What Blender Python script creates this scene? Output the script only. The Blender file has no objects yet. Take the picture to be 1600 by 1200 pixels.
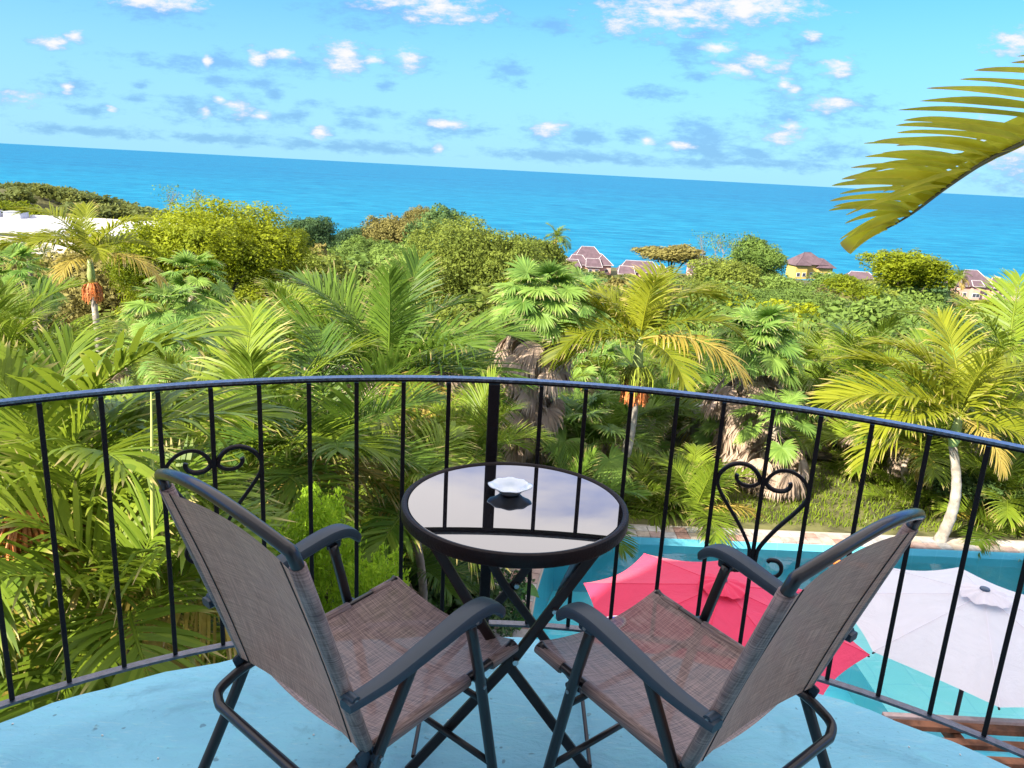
import bpy, math, random
import numpy as np
from math import sin, cos, pi, radians, sqrt, atan2
from mathutils import Vector, Matrix
rnd = random.Random(7)
NR = np.random.RandomState(11)
S = bpy.context.scene
COL = S.collection

# ------------------------------------------------------------------ camera
FPX = 1238.0
PITCH, ROLL = radians(15.1), radians(3.03)
CAM = Vector((0, 0, 1.55))
cF = Vector((0, cos(PITCH), -sin(PITCH)))
r0 = Vector((1, 0, 0)); u0 = Vector((0, sin(PITCH), cos(PITCH)))
cR = r0*cos(ROLL)+u0*sin(ROLL); cU = -r0*sin(ROLL)+u0*cos(ROLL)
cam = bpy.data.cameras.new('camera'); camo = bpy.data.objects.new('camera', cam); COL.objects.link(camo)
M = Matrix((cR, cU, -cF)).transposed().to_4x4(); M.translation = CAM
camo.matrix_world = M
cam.sensor_width = 36; cam.lens = 36*FPX/1600; cam.clip_start = 0.05; cam.clip_end = 200000
S.camera = camo
def ray(x, y): return cF*FPX+cR*(x-800)+cU*(600-y)
def aty(x, y, Y):
    d = ray(x, y); return CAM+d*(Y/d.y)
def atz(x, y, z):
    d = ray(x, y); return CAM+d*((z-CAM.z)/d.z)
def proj(P):
    v = Vector(P)-CAM; w = v.dot(cF)
    return 800+FPX*v.dot(cR)/w, 600-FPX*v.dot(cU)/w

# ------------------------------------------------------------------ light
SUN_EL, SUN_AZ = radians(33), radians(228)     # azimuth clockwise from +Y: behind the camera, to the left
sd = Vector((sin(SUN_AZ)*cos(SUN_EL), cos(SUN_AZ)*cos(SUN_EL), sin(SUN_EL)))
sl = bpy.data.lights.new('sun', 'SUN'); sl.energy = 3.9; sl.angle = radians(0.6); sl.color = (1.0, 0.90, 0.72)
so = bpy.data.objects.new('sun', sl); COL.objects.link(so)
so.rotation_euler = sd.to_track_quat('Z', 'Y').to_euler()
S.view_settings.view_transform = 'Standard'; S.view_settings.look = 'None'
S.view_settings.gamma = 1; S.view_settings.use_curve_mapping = False
S.view_settings.exposure = 1.9
W = bpy.data.worlds.new('World'); S.world = W; W.use_nodes = True

class G:
    """small node-tree helper"""
    def __init__(s, t): s.t = t; t.nodes.clear()
    def n(s, ty, ins=None, **kw):
        d = s.t.nodes.new(ty)
        for k, v in kw.items(): setattr(d, k, v)
        for k, v in (ins or {}).items(): s.put(d, k, v)
        return d
    def put(s, d, k, v):
        if isinstance(v, bpy.types.Node): v = v.outputs[0]
        if isinstance(v, bpy.types.NodeSocket): s.t.links.new(v, d.inputs[k])
        else:
            sk = d.inputs[k]
            if sk.type == 'RGBA' and len(v) == 3: v = (*v, 1)
            sk.default_value = v
    def m(s, op, a, b=0.0, c=None, clamp=False):
        i = {0: a, 1: b}
        if c is not None: i[2] = c
        return s.n('ShaderNodeMath', i, operation=op, use_clamp=clamp)
    def v(s, op, a, b=None):
        i = {0: a}
        if b is not None: i[1] = b
        return s.n('ShaderNodeVectorMath', i, operation=op)
    def mix(s, f, a, b, bt='MIX'):
        d = s.n('ShaderNodeMix', data_type='RGBA', blend_type=bt)
        for k, v in ((0, f), (6, a), (7, b)): s.put(d, k, v)
        return d.outputs[2]
    def ss(s, x, a, b):   # smoothstep a->b mapped 0->1
        d = s.n('ShaderNodeMapRange', {0: x, 1: a, 2: b, 3: 0.0, 4: 1.0}, interpolation_type='SMOOTHSTEP'); return d.outputs[0]
    def noise(s, vec, sc, det=3, rough=.5, dist=0.0):
        return s.n('ShaderNodeTexNoise', {'Vector': vec, 'Scale': sc, 'Detail': det, 'Roughness': rough, 'Distortion': dist}).outputs[0]

def build_world():
    g = G(W.node_tree)
    out = g.n('ShaderNodeOutputWorld'); bg = g.n('ShaderNodeBackground')
    sky = g.n('ShaderNodeTexSky', sky_type='NISHITA', sun_disc=False)
    sky.sun_elevation = SUN_EL; sky.sun_rotation = SUN_AZ; sky.air_density = 1.3; sky.dust_density = 0.3; sky.ozone_density = 4.0
    tc = g.n('ShaderNodeTexCoord').outputs['Generated']
    sep = g.n('ShaderNodeSeparateXYZ', {0: tc})
    x, y, z = sep.outputs
    hor = g.m('SQRT', g.m('ADD', g.m('MULTIPLY', x, x), g.m('MULTIPLY', y, y)))
    ys = g.m('MAXIMUM', y, 0.02)
    u = g.m('DIVIDE', x, ys); v = g.m('DIVIDE', z, ys)
    el = g.m('DIVIDE', z, g.m('MAXIMUM', hor, .02))
    uv = g.n('ShaderNodeCombineXYZ', {0: u, 1: v, 2: 0.0}).outputs[0]
    # edge turbulence
    st = g.v('MULTIPLY', uv, (1, 2.6, 1)).outputs[0]
    n1 = g.noise(st, 34.0, 7, .66)
    n2 = g.noise(g.v('ADD', st, (3.3, 7.1, 0)).outputs[0], 9.0, 4, .55)
    nn = g.m('ADD', g.m('MULTIPLY', g.m('SUBTRACT', n1, .5), 4.2), g.m('MULTIPLY', g.m('SUBTRACT', n2, .5), 2.6))
    def group(lst):
        cur = None
        for (px, py, w, h) in lst:
            d = ray(px, py); c = (d.x/d.y, d.z/d.y, 0)
            sc = (FPX/w, FPX/h, 1)
            e = g.v('LENGTH', g.v('MULTIPLY', g.v('SUBTRACT', uv, c).outputs[0], sc).outputs[0]).outputs['Value']
            cur = e if cur is None else g.m('MINIMUM', cur, e).outputs[0]
        return cur
    grey = group([(80,68,22,10),(118,57,16,8),(230,10,70,18),(330,100,110,15),(445,98,70,16),(540,92,50,22),(625,100,44,18),(340,126,30,8),(398,130,38,8),(222,133,18,8),(210,154,28,12),
      (110,135,50,18),(30,152,36,16),(152,170,36,9),(330,172,66,20),(300,165,35,16),(375,170,36,22),(425,186,50,10),(470,180,28,10),(430,150,14,10),(495,162,28,8),(575,178,46,9),(560,194,30,10),(690,197,52,16),(750,204,34,10),(600,135,20,8),
      (630,15,130,26),(795,112,36,16),(862,38,22,12),(855,206,48,20),(920,212,44,14),(990,212,34,12),(1080,15,140,40),(1100,50,40,18),(1020,145,42,12),(1080,80,34,22),(1175,105,76,24),(1090,122,36,9),
      (1270,62,26,14),(1312,118,28,18),(1240,145,56,28),(1310,162,60,24),(1225,185,44,18),(1095,212,60,22),(1085,232,56,16),(1215,212,56,26),(1170,235,60,10),(1290,238,60,14),(1100,185,18,6),
      (1580,75,36,22),(1590,250,70,45),(500,205,20,14),(688,233,14,8),(150,205,120,7),(300,215,150,8),(560,230,160,8),(900,245,200,9),(1200,258,160,8)])
    white = group([(80,66,16,8),(118,55,12,7),(240,2,60,8),(538,88,26,18),(630,93,20,17),(585,92,14,9),(400,93,12,10),(322,96,6,9),(445,86,18,8),(35,153,24,11),(104,136,10,8),(370,168,20,9),(322,176,9,8),(410,182,12,7),(174,171,8,5),(345,156,8,5),
      (680,12,60,18),(640,5,60,10),(1060,20,95,22),(1150,8,90,16),(856,200,22,11),(500,205,11,12),(1190,100,34,12),(1150,110,30,10),(1240,143,14,10),(1225,132,12,10),(1300,160,30,10),(1220,214,34,11),(1236,196,20,6),(1310,110,18,12),
      (1270,55,16,7),(1582,72,36,18),(1580,230,60,30),(688,233,8,6),(1060,228,14,5),(1010,220,9,6),(1120,75,22,11),(700,193,26,6)])
    gm = g.m('MULTIPLY', g.ss(g.m('ADD', grey, nn), 1.4, -.1), .70)
    wm = g.m('MULTIPLY', g.ss(g.m('ADD', white, g.m('MULTIPLY', nn, 1.15)), 1.45, -.25), 1.0)
    front = g.ss(y, .1, .25)
    gm = g.m('MULTIPLY', gm, front); wm = g.m('MULTIPLY', wm, front)
    # broad pale cloud higher up, all round
    pl = g.v('MULTIPLY', tc, (1, 1, 2.2)).outputs[0]
    hn = g.noise(pl, 2.3, 6, .55, .4)
    hi = g.m('MULTIPLY', g.ss(g.m('ADD', hn, g.m('MULTIPLY', g.ss(el, .34, .52), .26)), .46, .72), g.ss(el, .28, .42))
    # clear sky
    base = g.mix(1.0, sky.outputs[0], SKY_TINT, 'MULTIPLY')
    k = SKY_K
    hz = g.ss(el, .30, .0)
    base = g.mix(g.m('MULTIPLY', hz, .85), base, tuple(c*k for c in (.42, .80, 1.0)))
    c1 = g.mix(gm, base, tuple(c*k for c in (.20, .46, .80)))
    c2 = g.mix(wm, c1, tuple(c*k for c in (.93, .93, 1.02)))
    c3 = g.mix(g.m('MULTIPLY', hi, .9), c2, tuple(c*k*2.0 for c in (1.0, .93, .90)))
    g.put(bg, 'Color', c3); bg.inputs['Strength'].default_value = SKY_S
    g.t.links.new(bg.outputs[0], out.inputs[0])
SKY_S = 0.10
SKY_K = 0.285/SKY_S        # radiance of a cloud, before exposure
SKY_TINT = (.13, .37, .83)
build_world()
W.cycles.sampling_method = 'MANUAL'; W.cycles.sample_map_resolution = 512
S.cycles.max_bounces = 7; S.cycles.transparent_max_bounces = 12; S.cycles.caustics_reflective = False; S.cycles.caustics_refractive = False
S.cycles.sample_clamp_indirect = 6

# ------------------------------------------------------------------ materials
MATS = {}
def mat(name, col, rough=.6, spec=.5, metal=0, n=None, bump=0, bscale=60, coat=0, var=0, vscale=8):
    if name in MATS: return MATS[name]
    m = bpy.data.materials.new(name); m.use_nodes = True; g = G(m.node_tree)
    out = g.n('ShaderNodeOutputMaterial'); p = g.n('ShaderNodeBsdfPrincipled')
    tc = g.n('ShaderNodeTexCoord').outputs['Object']
    c = (*col, 1)
    if var:
        nz = g.noise(tc, vscale, 5, .6)
        f = g.ss(nz, .35, .65)
        c = g.mix(f, tuple(x*(1-var) for x in col), tuple(min(1, x*(1+var)) for x in col))
    g.put(p, 'Base Color', c); p.inputs['Roughness'].default_value = rough
    p.inputs['Specular IOR Level'].default_value = spec; p.inputs['Metallic'].default_value = metal
    p.inputs['Coat Weight'].default_value = coat
    if bump:
        b = g.n('ShaderNodeBump', {'Height': g.noise(tc, bscale, 4, .6), 'Strength': bump, 'Distance': .01})
        g.t.links.new(b.outputs[0], p.inputs['Normal'])
    g.t.links.new(p.outputs[0], out.inputs[0]); MATS[name] = m
    return m

def leaf_mat(name, dark, light, tip, tipamt=.5, trans=.35, rough=.42, nscale=.6):
    m = bpy.data.materials.new(name); m.use_nodes = True; g = G(m.node_tree)
    out = g.n('ShaderNodeOutputMaterial'); p = g.n('ShaderNodeBsdfPrincipled')
    at = g.n('ShaderNodeAttribute', attribute_name='leaf')
    sp = g.n('ShaderNodeSeparateColor', {0: at.outputs[0]}); t, r, s = sp.outputs[:3]
    oi = g.n('ShaderNodeObjectInfo').outputs['Random']
    geo = g.n('ShaderNodeNewGeometry').outputs['Position']
    nz = g.noise(geo, nscale, 3, .6)
    f = g.m('ADD', g.m('MULTIPLY', oi, .45), g.m('MULTIPLY', r, .35))
    f = g.m('ADD', f, g.m('MULTIPLY', g.m('SUBTRACT', nz, .4), 1.0), clamp=True)
    c = g.mix(f, dark, light)
    tf = g.m('MULTIPLY', g.ss(t, .70, .98), g.ss(g.m('ADD', r, g.m('MULTIPLY', oi, .5)), 1.25-tipamt, 1.45-tipamt))
    c = g.mix(tf, c, tip)
    g.put(p, 'Base Color', c); p.inputs['Roughness'].default_value = rough+.06; p.inputs['Specular IOR Level'].default_value = .16
    tr = g.n('ShaderNodeBsdfTranslucent'); g.put(tr, 'Color', g.mix(.5, c, tuple(min(1, x*2.0) for x in light)))
    mx = g.n('ShaderNodeMixShader', {0: trans}); g.t.links.new(p.outputs[0], mx.inputs[1]); g.t.links.new(tr.outputs[0], mx.inputs[2])
    g.t.links.new(mx.outputs[0], out.inputs[0]); MATS[name] = m
    return m

black = mat('black_painted_metal', (.009, .005, .006), .48, .2, coat=.0, bump=.25, bscale=140)
darkmetal = mat('dark_powder_coated_tube', (.012, .010, .012), .30, .4, coat=.22)
plastic = mat('dark_grey_arm_plastic', (.022, .038, .058), .45, .4, bump=.06, bscale=500)
steel = mat('bolt_steel', (.5, .5, .52), .3, .5, 1)
brownmetal = mat('brown_black_leg_metal', (.020, .010, .010), .42, .3, coat=.08)

L_areca = leaf_mat('areca_leaf', (.035, .090, .010), (.23, .30, .026), (.46, .36, .16), .55, .28, .36)
L_dark = leaf_mat('deep_green_palm_leaf', (.020, .065, .012), (.145, .235, .028), (.40, .30, .15), .45, .3, .36)
L_yel = leaf_mat('golden_green_palm_leaf', (.060, .095, .008), (.29, .31, .022), (.50, .38, .17), .55)
L_fan = leaf_mat('fan_palm_leaf', (.06, .15, .035), (.27, .40, .08), (.45, .38, .2), .45)
L_dying = leaf_mat('yellowing_palm_leaf', (.20, .17, .02), (.48, .36, .10), (.52, .40, .24), .8, .25, .5)
L_dead = leaf_mat('dead_palm_leaf', (.20, .145, .11), (.56, .44, .36), (.6, .5, .4), .3, .15, .8)
L_royal = leaf_mat('royal_palm_leaf', (.20, .18, .010), (.80, .72, .05), (.40, .28, .10), .6, .45, .4, 6)
C_bright = leaf_mat('yellow_green_tree_leaf', (.035, .075, .004), (.29, .33, .012), (.2, .2, .02), 0, .3, .5, .5)
C_olive = leaf_mat('olive_tree_leaf', (.045, .075, .010), (.25, .30, .045), (.2, .2, .02), 0, .2, .6, .3)
C_green = leaf_mat('green_tree_leaf', (.035, .08, .016), (.20, .29, .055), (.2, .2, .02), 0, .2, .6, .18)
C_dark = leaf_mat('dark_tree_leaf', (.022, .055, .026), (.12, .20, .055), (.2, .2, .02), 0, .2, .6, .12)
C_brown = leaf_mat('dry_olive_tree_leaf', (.06, .06, .018), (.26, .23, .065), (.2, .2, .02), 0, .2, .6, .12)
C_thuja = leaf_mat('bright_conifer_leaf', (.06, .16, .010), (.36, .52, .03), (.4, .5, .02), .2, .35, .5, 1.4)
C_taro = leaf_mat('broad_plant_leaf', (.03, .11, .03), (.10, .24, .05), (.3, .3, .05), .3, .3, .3, 1.)
bark = mat('grey_palm_bark', (.30, .25, .21), .85, .3, bump=.5, bscale=25, var=.35, vscale=6)
palebark = mat('pale_ringed_bark', (.31, .28, .245), .8, .3, bump=.4, bscale=30, var=.3, vscale=5)
treebark = mat('tree_bark', (.13, .10, .075), .9, .2, bump=.6, bscale=15, var=.3)
shaft = mat('pale_green_crownshaft', (.30, .38, .13), .5, .4, var=.2, vscale=4)
fruit = mat('orange_fruit', (.55, .19, .06), .6, .4, var=.35, vscale=12)
greenfruit = mat('green_flower_spray', (.22, .27, .03), .7, .3, var=.3, vscale=10)
rachis_m = mat('frond_midrib', (.26, .30, .07), .5, .4, var=.2)

# ------------------------------------------------------------------ mesh helpers
class MB:
    def __init__(s): s.v = []; s.f = []; s.c = None
    def add(s, vs, fs):
        o = len(s.v); s.v += [tuple(p) for p in vs]; s.f += [tuple(i+o for i in q) for q in fs]; return s
    def box(s, c, size, rot=None, bev=0):
        hx, hy, hz = [q/2 for q in size]; c = Vector(c)
        b = min(bev, hx*.9, hy*.9, hz*.9)
        if b > 0:
            pts = []; 
            # chamfered in plan and at the top and bottom
            def ring(z, i):
                return [(sx*(hx-i-(b if k else 0)), sy*(hy-i-(0 if k else b)), z) for sx, sy, k in ((-1,-1,1),(1,-1,1),(1,-1,0),(1,1,0),(1,1,1),(-1,1,1),(-1,1,0),(-1,-1,0))]
            rs = [ring(-hz, b*.6), ring(-hz+b, 0), ring(hz-b, 0), ring(hz, b*.6)]
            vs = [p for r in rs for p in r]; fs = []
            for k in range(3):
                for i in range(8): j = (i+1) % 8; fs.append((k*8+i, k*8+j, k*8+8+j, k*8+8+i))
            fs.append(tuple(range(7, -1, -1))); fs.append(tuple(range(24, 32)))
        else:
            vs = [(x, y, z) for z in (-hz, hz) for x, y in ((-hx,-hy),(hx,-hy),(hx,hy),(-hx,hy))]
            fs = [(3,2,1,0),(4,5,6,7),(0,1,5,4),(1,2,6,5),(2,3,7,6),(3,0,4,7)]
        if rot is not None: vs = [rot @ Vector(p) for p in vs]
        return s.add([c+Vector(p) for p in vs], fs)
    def tube(s, path, r, n=10, cap=True, flat=None, up=None):
        P = [Vector(p) for p in path]; m = len(P)
        R = r if isinstance(r, (list, tuple)) else [r]*m
        T = []
        for i in range(m):
            a = P[min(i+1, m-1)]-P[max(i-1, 0)]; T.append(a.normalized())
        ref = Vector(up) if up else (Vector((0,0,1)) if abs(T[0].z) < .9 else Vector((1,0,0)))
        nrm = (ref-T[0]*ref.dot(T[0])).normalized(); vs = []; fs = []
        for i in range(m):
            nrm = (nrm-T[i]*nrm.dot(T[i])).normalized(); b = T[i].cross(nrm)
            for k in range(n):
                a = 2*pi*k/n+(pi/n)
                if flat:
                    q = 1.0
                    ca, sa = cos(a), sin(a)
                    e = .45 if n > 4 else 1
                    cx = math.copysign(abs(ca)**e, ca); sx = math.copysign(abs(sa)**e, sa)
                    if n == 4: cx, sx = math.copysign(1, ca), math.copysign(1, sa)
                    vs.append(P[i]+nrm*cx*flat[1]*R[i]+b*sx*flat[0]*R[i])
                else: vs.append(P[i]+(nrm*cos(a)+b*sin(a))*R[i])
        for i in range(m-1):
            for k in range(n):
                j = (k+1) % n; fs.append((i*n+k, i*n+j, i*n+n+j, i*n+n+k))
        if cap: fs.append(tuple(range(n-1, -1, -1))); fs.append(tuple((m-1)*n+k for k in range(n)))
        return s.add(vs, fs)
    def lathe(s, prof, c=(0,0,0), n=32, axis=None):
        vs = []; fs = []; c = Vector(c)
        for (r, z) in prof:
            for k in range(n): a = 2*pi*k/n; vs.append(c+Vector((r*cos(a), r*sin(a), z)))
        for i in range(len(prof)-1):
            for k in range(n): j = (k+1) % n; fs.append((i*n+k, i*n+j, i*n+n+j, i*n+n+k))
        return s.add(vs, fs)
    def grid(s, fn, nu, nv, closed_u=False):
        vs = [fn(i/(nu-1 if not closed_u else nu), j/(nv-1)) for j in range(nv) for i in range(nu)]
        fs = []
        for j in range(nv-1):
            for i in range(nu if closed_u else nu-1):
                k = (i+1) % nu; fs.append((j*nu+i, j*nu+k, (j+1)*nu+k, (j+1)*nu+i))
        return s.add(vs, fs)
    def mesh(s, name, m, smooth=False):
        me = bpy.data.meshes.new(name); me.from_pydata(s.v, [], s.f); me.materials.append(m)
        if smooth:
            me.polygons.foreach_set('use_smooth', [True]*len(me.polygons))
            if smooth != 'all':
                try: me.set_sharp_from_angle(angle=radians(40))
                except Exception: pass
        me.update(); return me
    def build(s, name, m, parent=None, smooth=False, loc=None):
        return link(name, s.mesh(name, m, smooth), parent, loc)
def link(name, me, parent=None, loc=None, rot=None, scale=None):
    o = bpy.data.objects.new(name, me); COL.objects.link(o)
    if parent is not None: o.parent = parent
    if loc is not None: o.location = loc
    if rot is not None: o.rotation_euler = rot
    if scale is not None: o.scale = scale if hasattr(scale, '__len__') else (scale,)*3
    return o
def tag(o, label=None, cat=None, group=None, kind=None):
    if label: o['label'] = label
    if cat: o['category'] = cat
    if group: o['group'] = group
    if kind: o['kind'] = kind
    return o
def thing(name, label, cat, loc=(0,0,0), rz=0, group=None):
    o = bpy.data.objects.new(name, None); COL.objects.link(o); o.location = loc; o.rotation_euler = (0,0,rz)
    o.empty_display_size = .1
    return tag(o, label, cat, group)
def np_mesh(name, V, F, m, colr=None):
    """V (n,3), F (k,4) quads; colr (n,3) colour attribute 'leaf'"""
    me = bpy.data.meshes.new(name); n, k = len(V), len(F)
    me.vertices.add(n); me.vertices.foreach_set('co', np.asarray(V, np.float32).ravel())
    me.loops.add(k*4); me.loops.foreach_set('vertex_index', np.asarray(F, np.int32).ravel())
    me.polygons.add(k); me.polygons.foreach_set('loop_start', np.arange(k, dtype=np.int32)*4)
    me.update(calc_edges=True)
    if colr is not None:
        a = me.color_attributes.new('leaf', 'FLOAT_COLOR', 'POINT')
        a.data.foreach_set('color', np.c_[colr, np.ones(n)].astype(np.float32).ravel())
    me.materials.append(m); return me

# ------------------------------------------------------------------ terrain
GZ = -4.72
def ground(x, y):
    ys = [-60, 19, 35, 60, 100, 150, 200, 300, 335, 372, 430, 520]
    zs = [GZ, GZ, -8.5, -14, -21, -27, -31.5, -37.5, -38.5, -41.2, -47, -52]
    z = float(np.interp(y, ys, zs))
    z += 22.5*math.exp(-.5*(((x+230)/62)**2+((y-330)/90)**2))
    z += 7*math.exp(-.5*(((x+16)/20)**2+((y-150)/28)**2))
    if y > 25: z += min(1, (y-25)/30)*(.8*sin(x*.07+y*.031)+.6*sin(x*.031-y*.05))
    return z
soil = mat('leaf_litter_soil', (.085, .085, .035), .95, .2, bump=.8, bscale=6, var=.5, vscale=1.2)
def build_terrain():
    ys = np.concatenate([np.linspace(-30, 40, 36), np.linspace(45, 540, 90)])
    nx = 90; V = []; F = []
    hole = lambda x, y: False
    for y in ys:
        w = 60+max(0, y)*1.0
        for i in range(nx):
            x = -w+2*w*i/(nx-1); V.append((x, y, ground(x, y)-.02))
    # the ground drops away under the pool
    F = [(j*nx+i, j*nx+i+1, (j+1)*nx+i+1, (j+1)*nx+i) for j in range(len(ys)-1) for i in range(nx-1)]
    V2 = []
    for (x, y, z) in V:
        if -.5 < x < 14 and 4.4 < y < 13.8: z = -7.2
        V2.append((x, y, z))
    m = MB().add(V2, F); o = m.build('ground', soil, smooth='all'); tag(o, kind='structure')
build_terrain()

def water_mats():
    m = bpy.data.materials.new('sea_water'); m.use_nodes = True; g = G(m.node_tree)
    out = g.n('ShaderNodeOutputMaterial'); p = g.n('ShaderNodeBsdfPrincipled')
    geo = g.n('ShaderNodeNewGeometry').outputs['Position']
    a = g.noise(g.v('MULTIPLY', geo, (.028, .055, 1)).outputs[0], 1, 7, .72)
    b = g.noise(g.v('MULTIPLY', geo, (.0022, .006, 1)).outputs[0], 1, 4, .55)
    cc = g.mix(g.ss(b, .35, .65), (.0, .062, .165), (.0, .090, .200))
    d = g.n('ShaderNodeSeparateXYZ', {0: geo}).outputs[1]
    near = g.ss(d, 2500, 380)
    cc = g.mix(g.m('MULTIPLY', near, .6), cc, (.0, .130, .235))
    cc = g.mix(g.ss(a, .38, .66), cc, g.mix(.45, cc, (.02, .26, .38)))
    g.put(p, 'Base Color', cc); p.inputs['Roughness'].default_value = .55; p.inputs['Specular IOR Level'].default_value = .05
    bp = g.n('ShaderNodeBump', {'Height': a, 'Strength': .6, 'Distance': 2.2})
    g.t.links.new(bp.outputs[0], p.inputs['Normal'])
    g.t.links.new(p.outputs[0], out.inputs[0]); return m
sea = MB().add([(-90000, 250, -43), (90000, 250, -43), (90000, 90000, -43), (-90000, 90000, -43)], [(0,1,2,3)]).build('sea', water_mats()); tag(sea, kind='structure')

# ------------------------------------------------------------------ house behind the camera, balcony slab
plaster = mat('house_plaster', (.78, .77, .76), .85, .2, bump=.3, bscale=20, var=.08)  # white picked to bounce cool fill light onto the balcony
roofm = mat('clay_roof', (.25, .12, .08), .8, .3, bump=.5, bscale=9, var=.3)
def quadbox(mb, x0, x1, y0, y1, z0, z1): return mb.box(((x0+x1)/2, (y0+y1)/2, (z0+z1)/2), (x1-x0, y1-y0, z1-z0))
hs = thing('villa', 'unseen plastered villa behind the blue balcony, made tall for its shade', 'house', (0, -1.2, GZ))  # unseen house; storeys raised so its shade reaches the parasols and pool
mb = MB(); HX0, HX1, HY = -8.5, 7.5, -1.2
for (a, b, c, d) in ((HX0, -1.0, GZ, 9.2), (1.0, HX1, GZ, 9.2), (-1.0, 1.0, GZ, -.2), (-1.0, 1.0, 2.15, 9.2)):
    mb.box(((a+b)/2, -.15, (c+d)/2-GZ), (b-a, .3, d-c))
mb.box((HX0+.15, -4.8, (9.2-GZ)/2), (.3, 9, 9.2-GZ)); mb.box((HX1-.15, -4.8, (9.2-GZ)/2), (.3, 9, 9.2-GZ)); mb.box(((HX0+HX1)/2, -9.45, (9.2-GZ)/2), (HX1-HX0, .3, 9.2-GZ))
mb.build('wall', plaster, hs)
m = MB(); zt = 9.2-GZ
m.add([(HX0-.5, .25, zt), (HX1+.5, .25, zt), (HX1+.5, -9.9, zt), (HX0-.5, -9.9, zt), (HX0+3, -4.8, zt+1.9), (HX1-3, -4.8, zt+1.9)],
      [(0,1,5,4),(2,3,4,5),(1,2,5),(3,0,4),(3,2,1,0)]); m.build('roof', roofm, hs)
dr = MB(); 
for x in (-.97, 0, .97): dr.box((x, -.15, 1.07-GZ), (.06, .08, 2.14))
for z in (.03, 2.12): dr.box((0, -.15, z-GZ), (2.0, .08, .06))
dr.build('door_frame', mat('white_frame', (.75,.75,.75), .4), hs)
for wx in (-6, -3.4, 3.4, 6):
    for wz in (-3.3, 1.2, 4.6, 7.2):
        f_ = MB().box((wx, .012, wz-GZ), (1.3, .06, 1.2), bev=.01).build('window', mat('white_frame', (.75,.75,.75), .4), hs); MB().box((wx, .05, wz-GZ), (1.14, .03, 1.04)).build('pane', mat('dark_glass', (.02,.025,.03), .05, .8), f_)
MB().box((0, -.15, 1.07-GZ), (1.94, .012, 2.06)).build('door_pane', mat('dark_glass', (.02,.025,.03), .05, .8), hs)

def floor_mat():
    m = bpy.data.materials.new('blue_painted_concrete'); m.use_nodes = True; g = G(m.node_tree)
    out = g.n('ShaderNodeOutputMaterial'); p = g.n('ShaderNodeBsdfPrincipled')
    tc = g.n('ShaderNodeTexCoord').outputs['Object']
    big = g.noise(tc, 1.6, 5, .6, .5); sm = g.noise(g.v('MULTIPLY', tc, (1, 2.2, 1)).outputs[0], 9, 6, .65, 1.2); fine = g.noise(tc, 70, 5, .6)
    c = g.mix(g.ss(big, .3, .7), (.17, .47, .62), (.22, .57, .71))
    c = g.mix(g.ss(sm, .45, .75), c, (.21, .58, .70))
    c = g.mix(g.m('MULTIPLY', g.ss(fine, .62, .72), .5), c, (.05, .22, .34))
    sp = g.noise(tc, 24, 2, .4)
    c = g.mix(g.m('MULTIPLY', g.ss(sp, .70, .74), .7), c, (.06, .16, .22))
    sc1 = g.noise(g.v('MULTIPLY', tc, (1.2, 5.5, 1)).outputs[0], 6, 6, .7, 2.0); c = g.mix(g.m('MULTIPLY', g.ss(sc1, .55, .68), .6), c, (.32, .60, .68))
    st1 = g.noise(tc, 3.1, 6, .7, 1.0); c = g.mix(g.m('MULTIPLY', g.ss(st1, .54, .70), .5), c, (.09, .26, .36))
    g.put(p, 'Base Color', c); g.put(p, 'Roughness', g.m('ADD', .42, g.m('MULTIPLY', sm, .3)))
    h = g.m('ADD', g.m('MULTIPLY', sm, .8), g.m('MULTIPLY', fine, .25))
    b = g.n('ShaderNodeBump', {'Height': h, 'Strength': .6, 'Distance': .012}); g.t.links.new(b.outputs[0], p.inputs['Normal'])
    g.t.links.new(p.outputs[0], out.inputs[0]); return m
floorm = floor_mat()
RC = Vector((.066, .229, 0)); RR = 2.059
def slab():
    out = []
    R = RR+.115
    N = 90
    for k in range(N+1):
        a = pi*k/N; j = .006*sin(k*1.7)+.004*sin(k*.63)
        out.append((RC.x+(R+j)*cos(a), RC.y+(R+j)*sin(a)))
    out += [(RC.x-R, HY+.0), (RC.x+R, HY+.0)]
    n = len(out); vs = [(x, y, 0) for x, y in out]+[(x, y, -.006) for x, y in [(RC.x+(x-RC.x)*1.003, RC.y+(y-RC.y)*1.003) if y > RC.y else (x, y) for x, y in out]]+[(x, y, -.16) for x, y in out]
    fs = [tuple(range(n)), tuple(range(3*n-1, 2*n-1, -1))]
    for r in (0, 1):
        for i in range(n): j = (i+1) % n; fs.append((r*n+j, r*n+i, (r+1)*n+i, (r+1)*n+j))
    o = MB().add(vs, fs).build('balcony_floor', floorm); tag(o, kind='structure')
slab()
for x, y in ((-.9, 1.3), (1.05, 1.3)):
    o = MB().lathe([(.0, 0), (.14, 0), (.14, 4.56), (0, 4.56)], n=20).build('balcony_column', plaster, loc=(x, y, GZ)); tag(o, 'plastered column under the balcony, %s side' % ('left' if x < 0 else 'right'), 'column')
# crumbs of white paint on the floor
m = MB()
for q in [(365,1134),(490,1149),(247,1186),(700,1126),(1500,1180),(735,1100),(160,1150),(1420,1168),(20,1132)]:
    p = atz(*q, .0); r = .0035
    m.box((p.x, p.y, .002), (r*1.6, r*1.2, .004), Matrix.Rotation(rnd.random()*3, 3, 'Z'), .001)
tag(m.build('paint_crumbs', mat('white_crumb', (.8,.8,.76), .8)), 'scattered white crumbs on the blue balcony floor', 'crumbs', kind='stuff')

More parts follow.
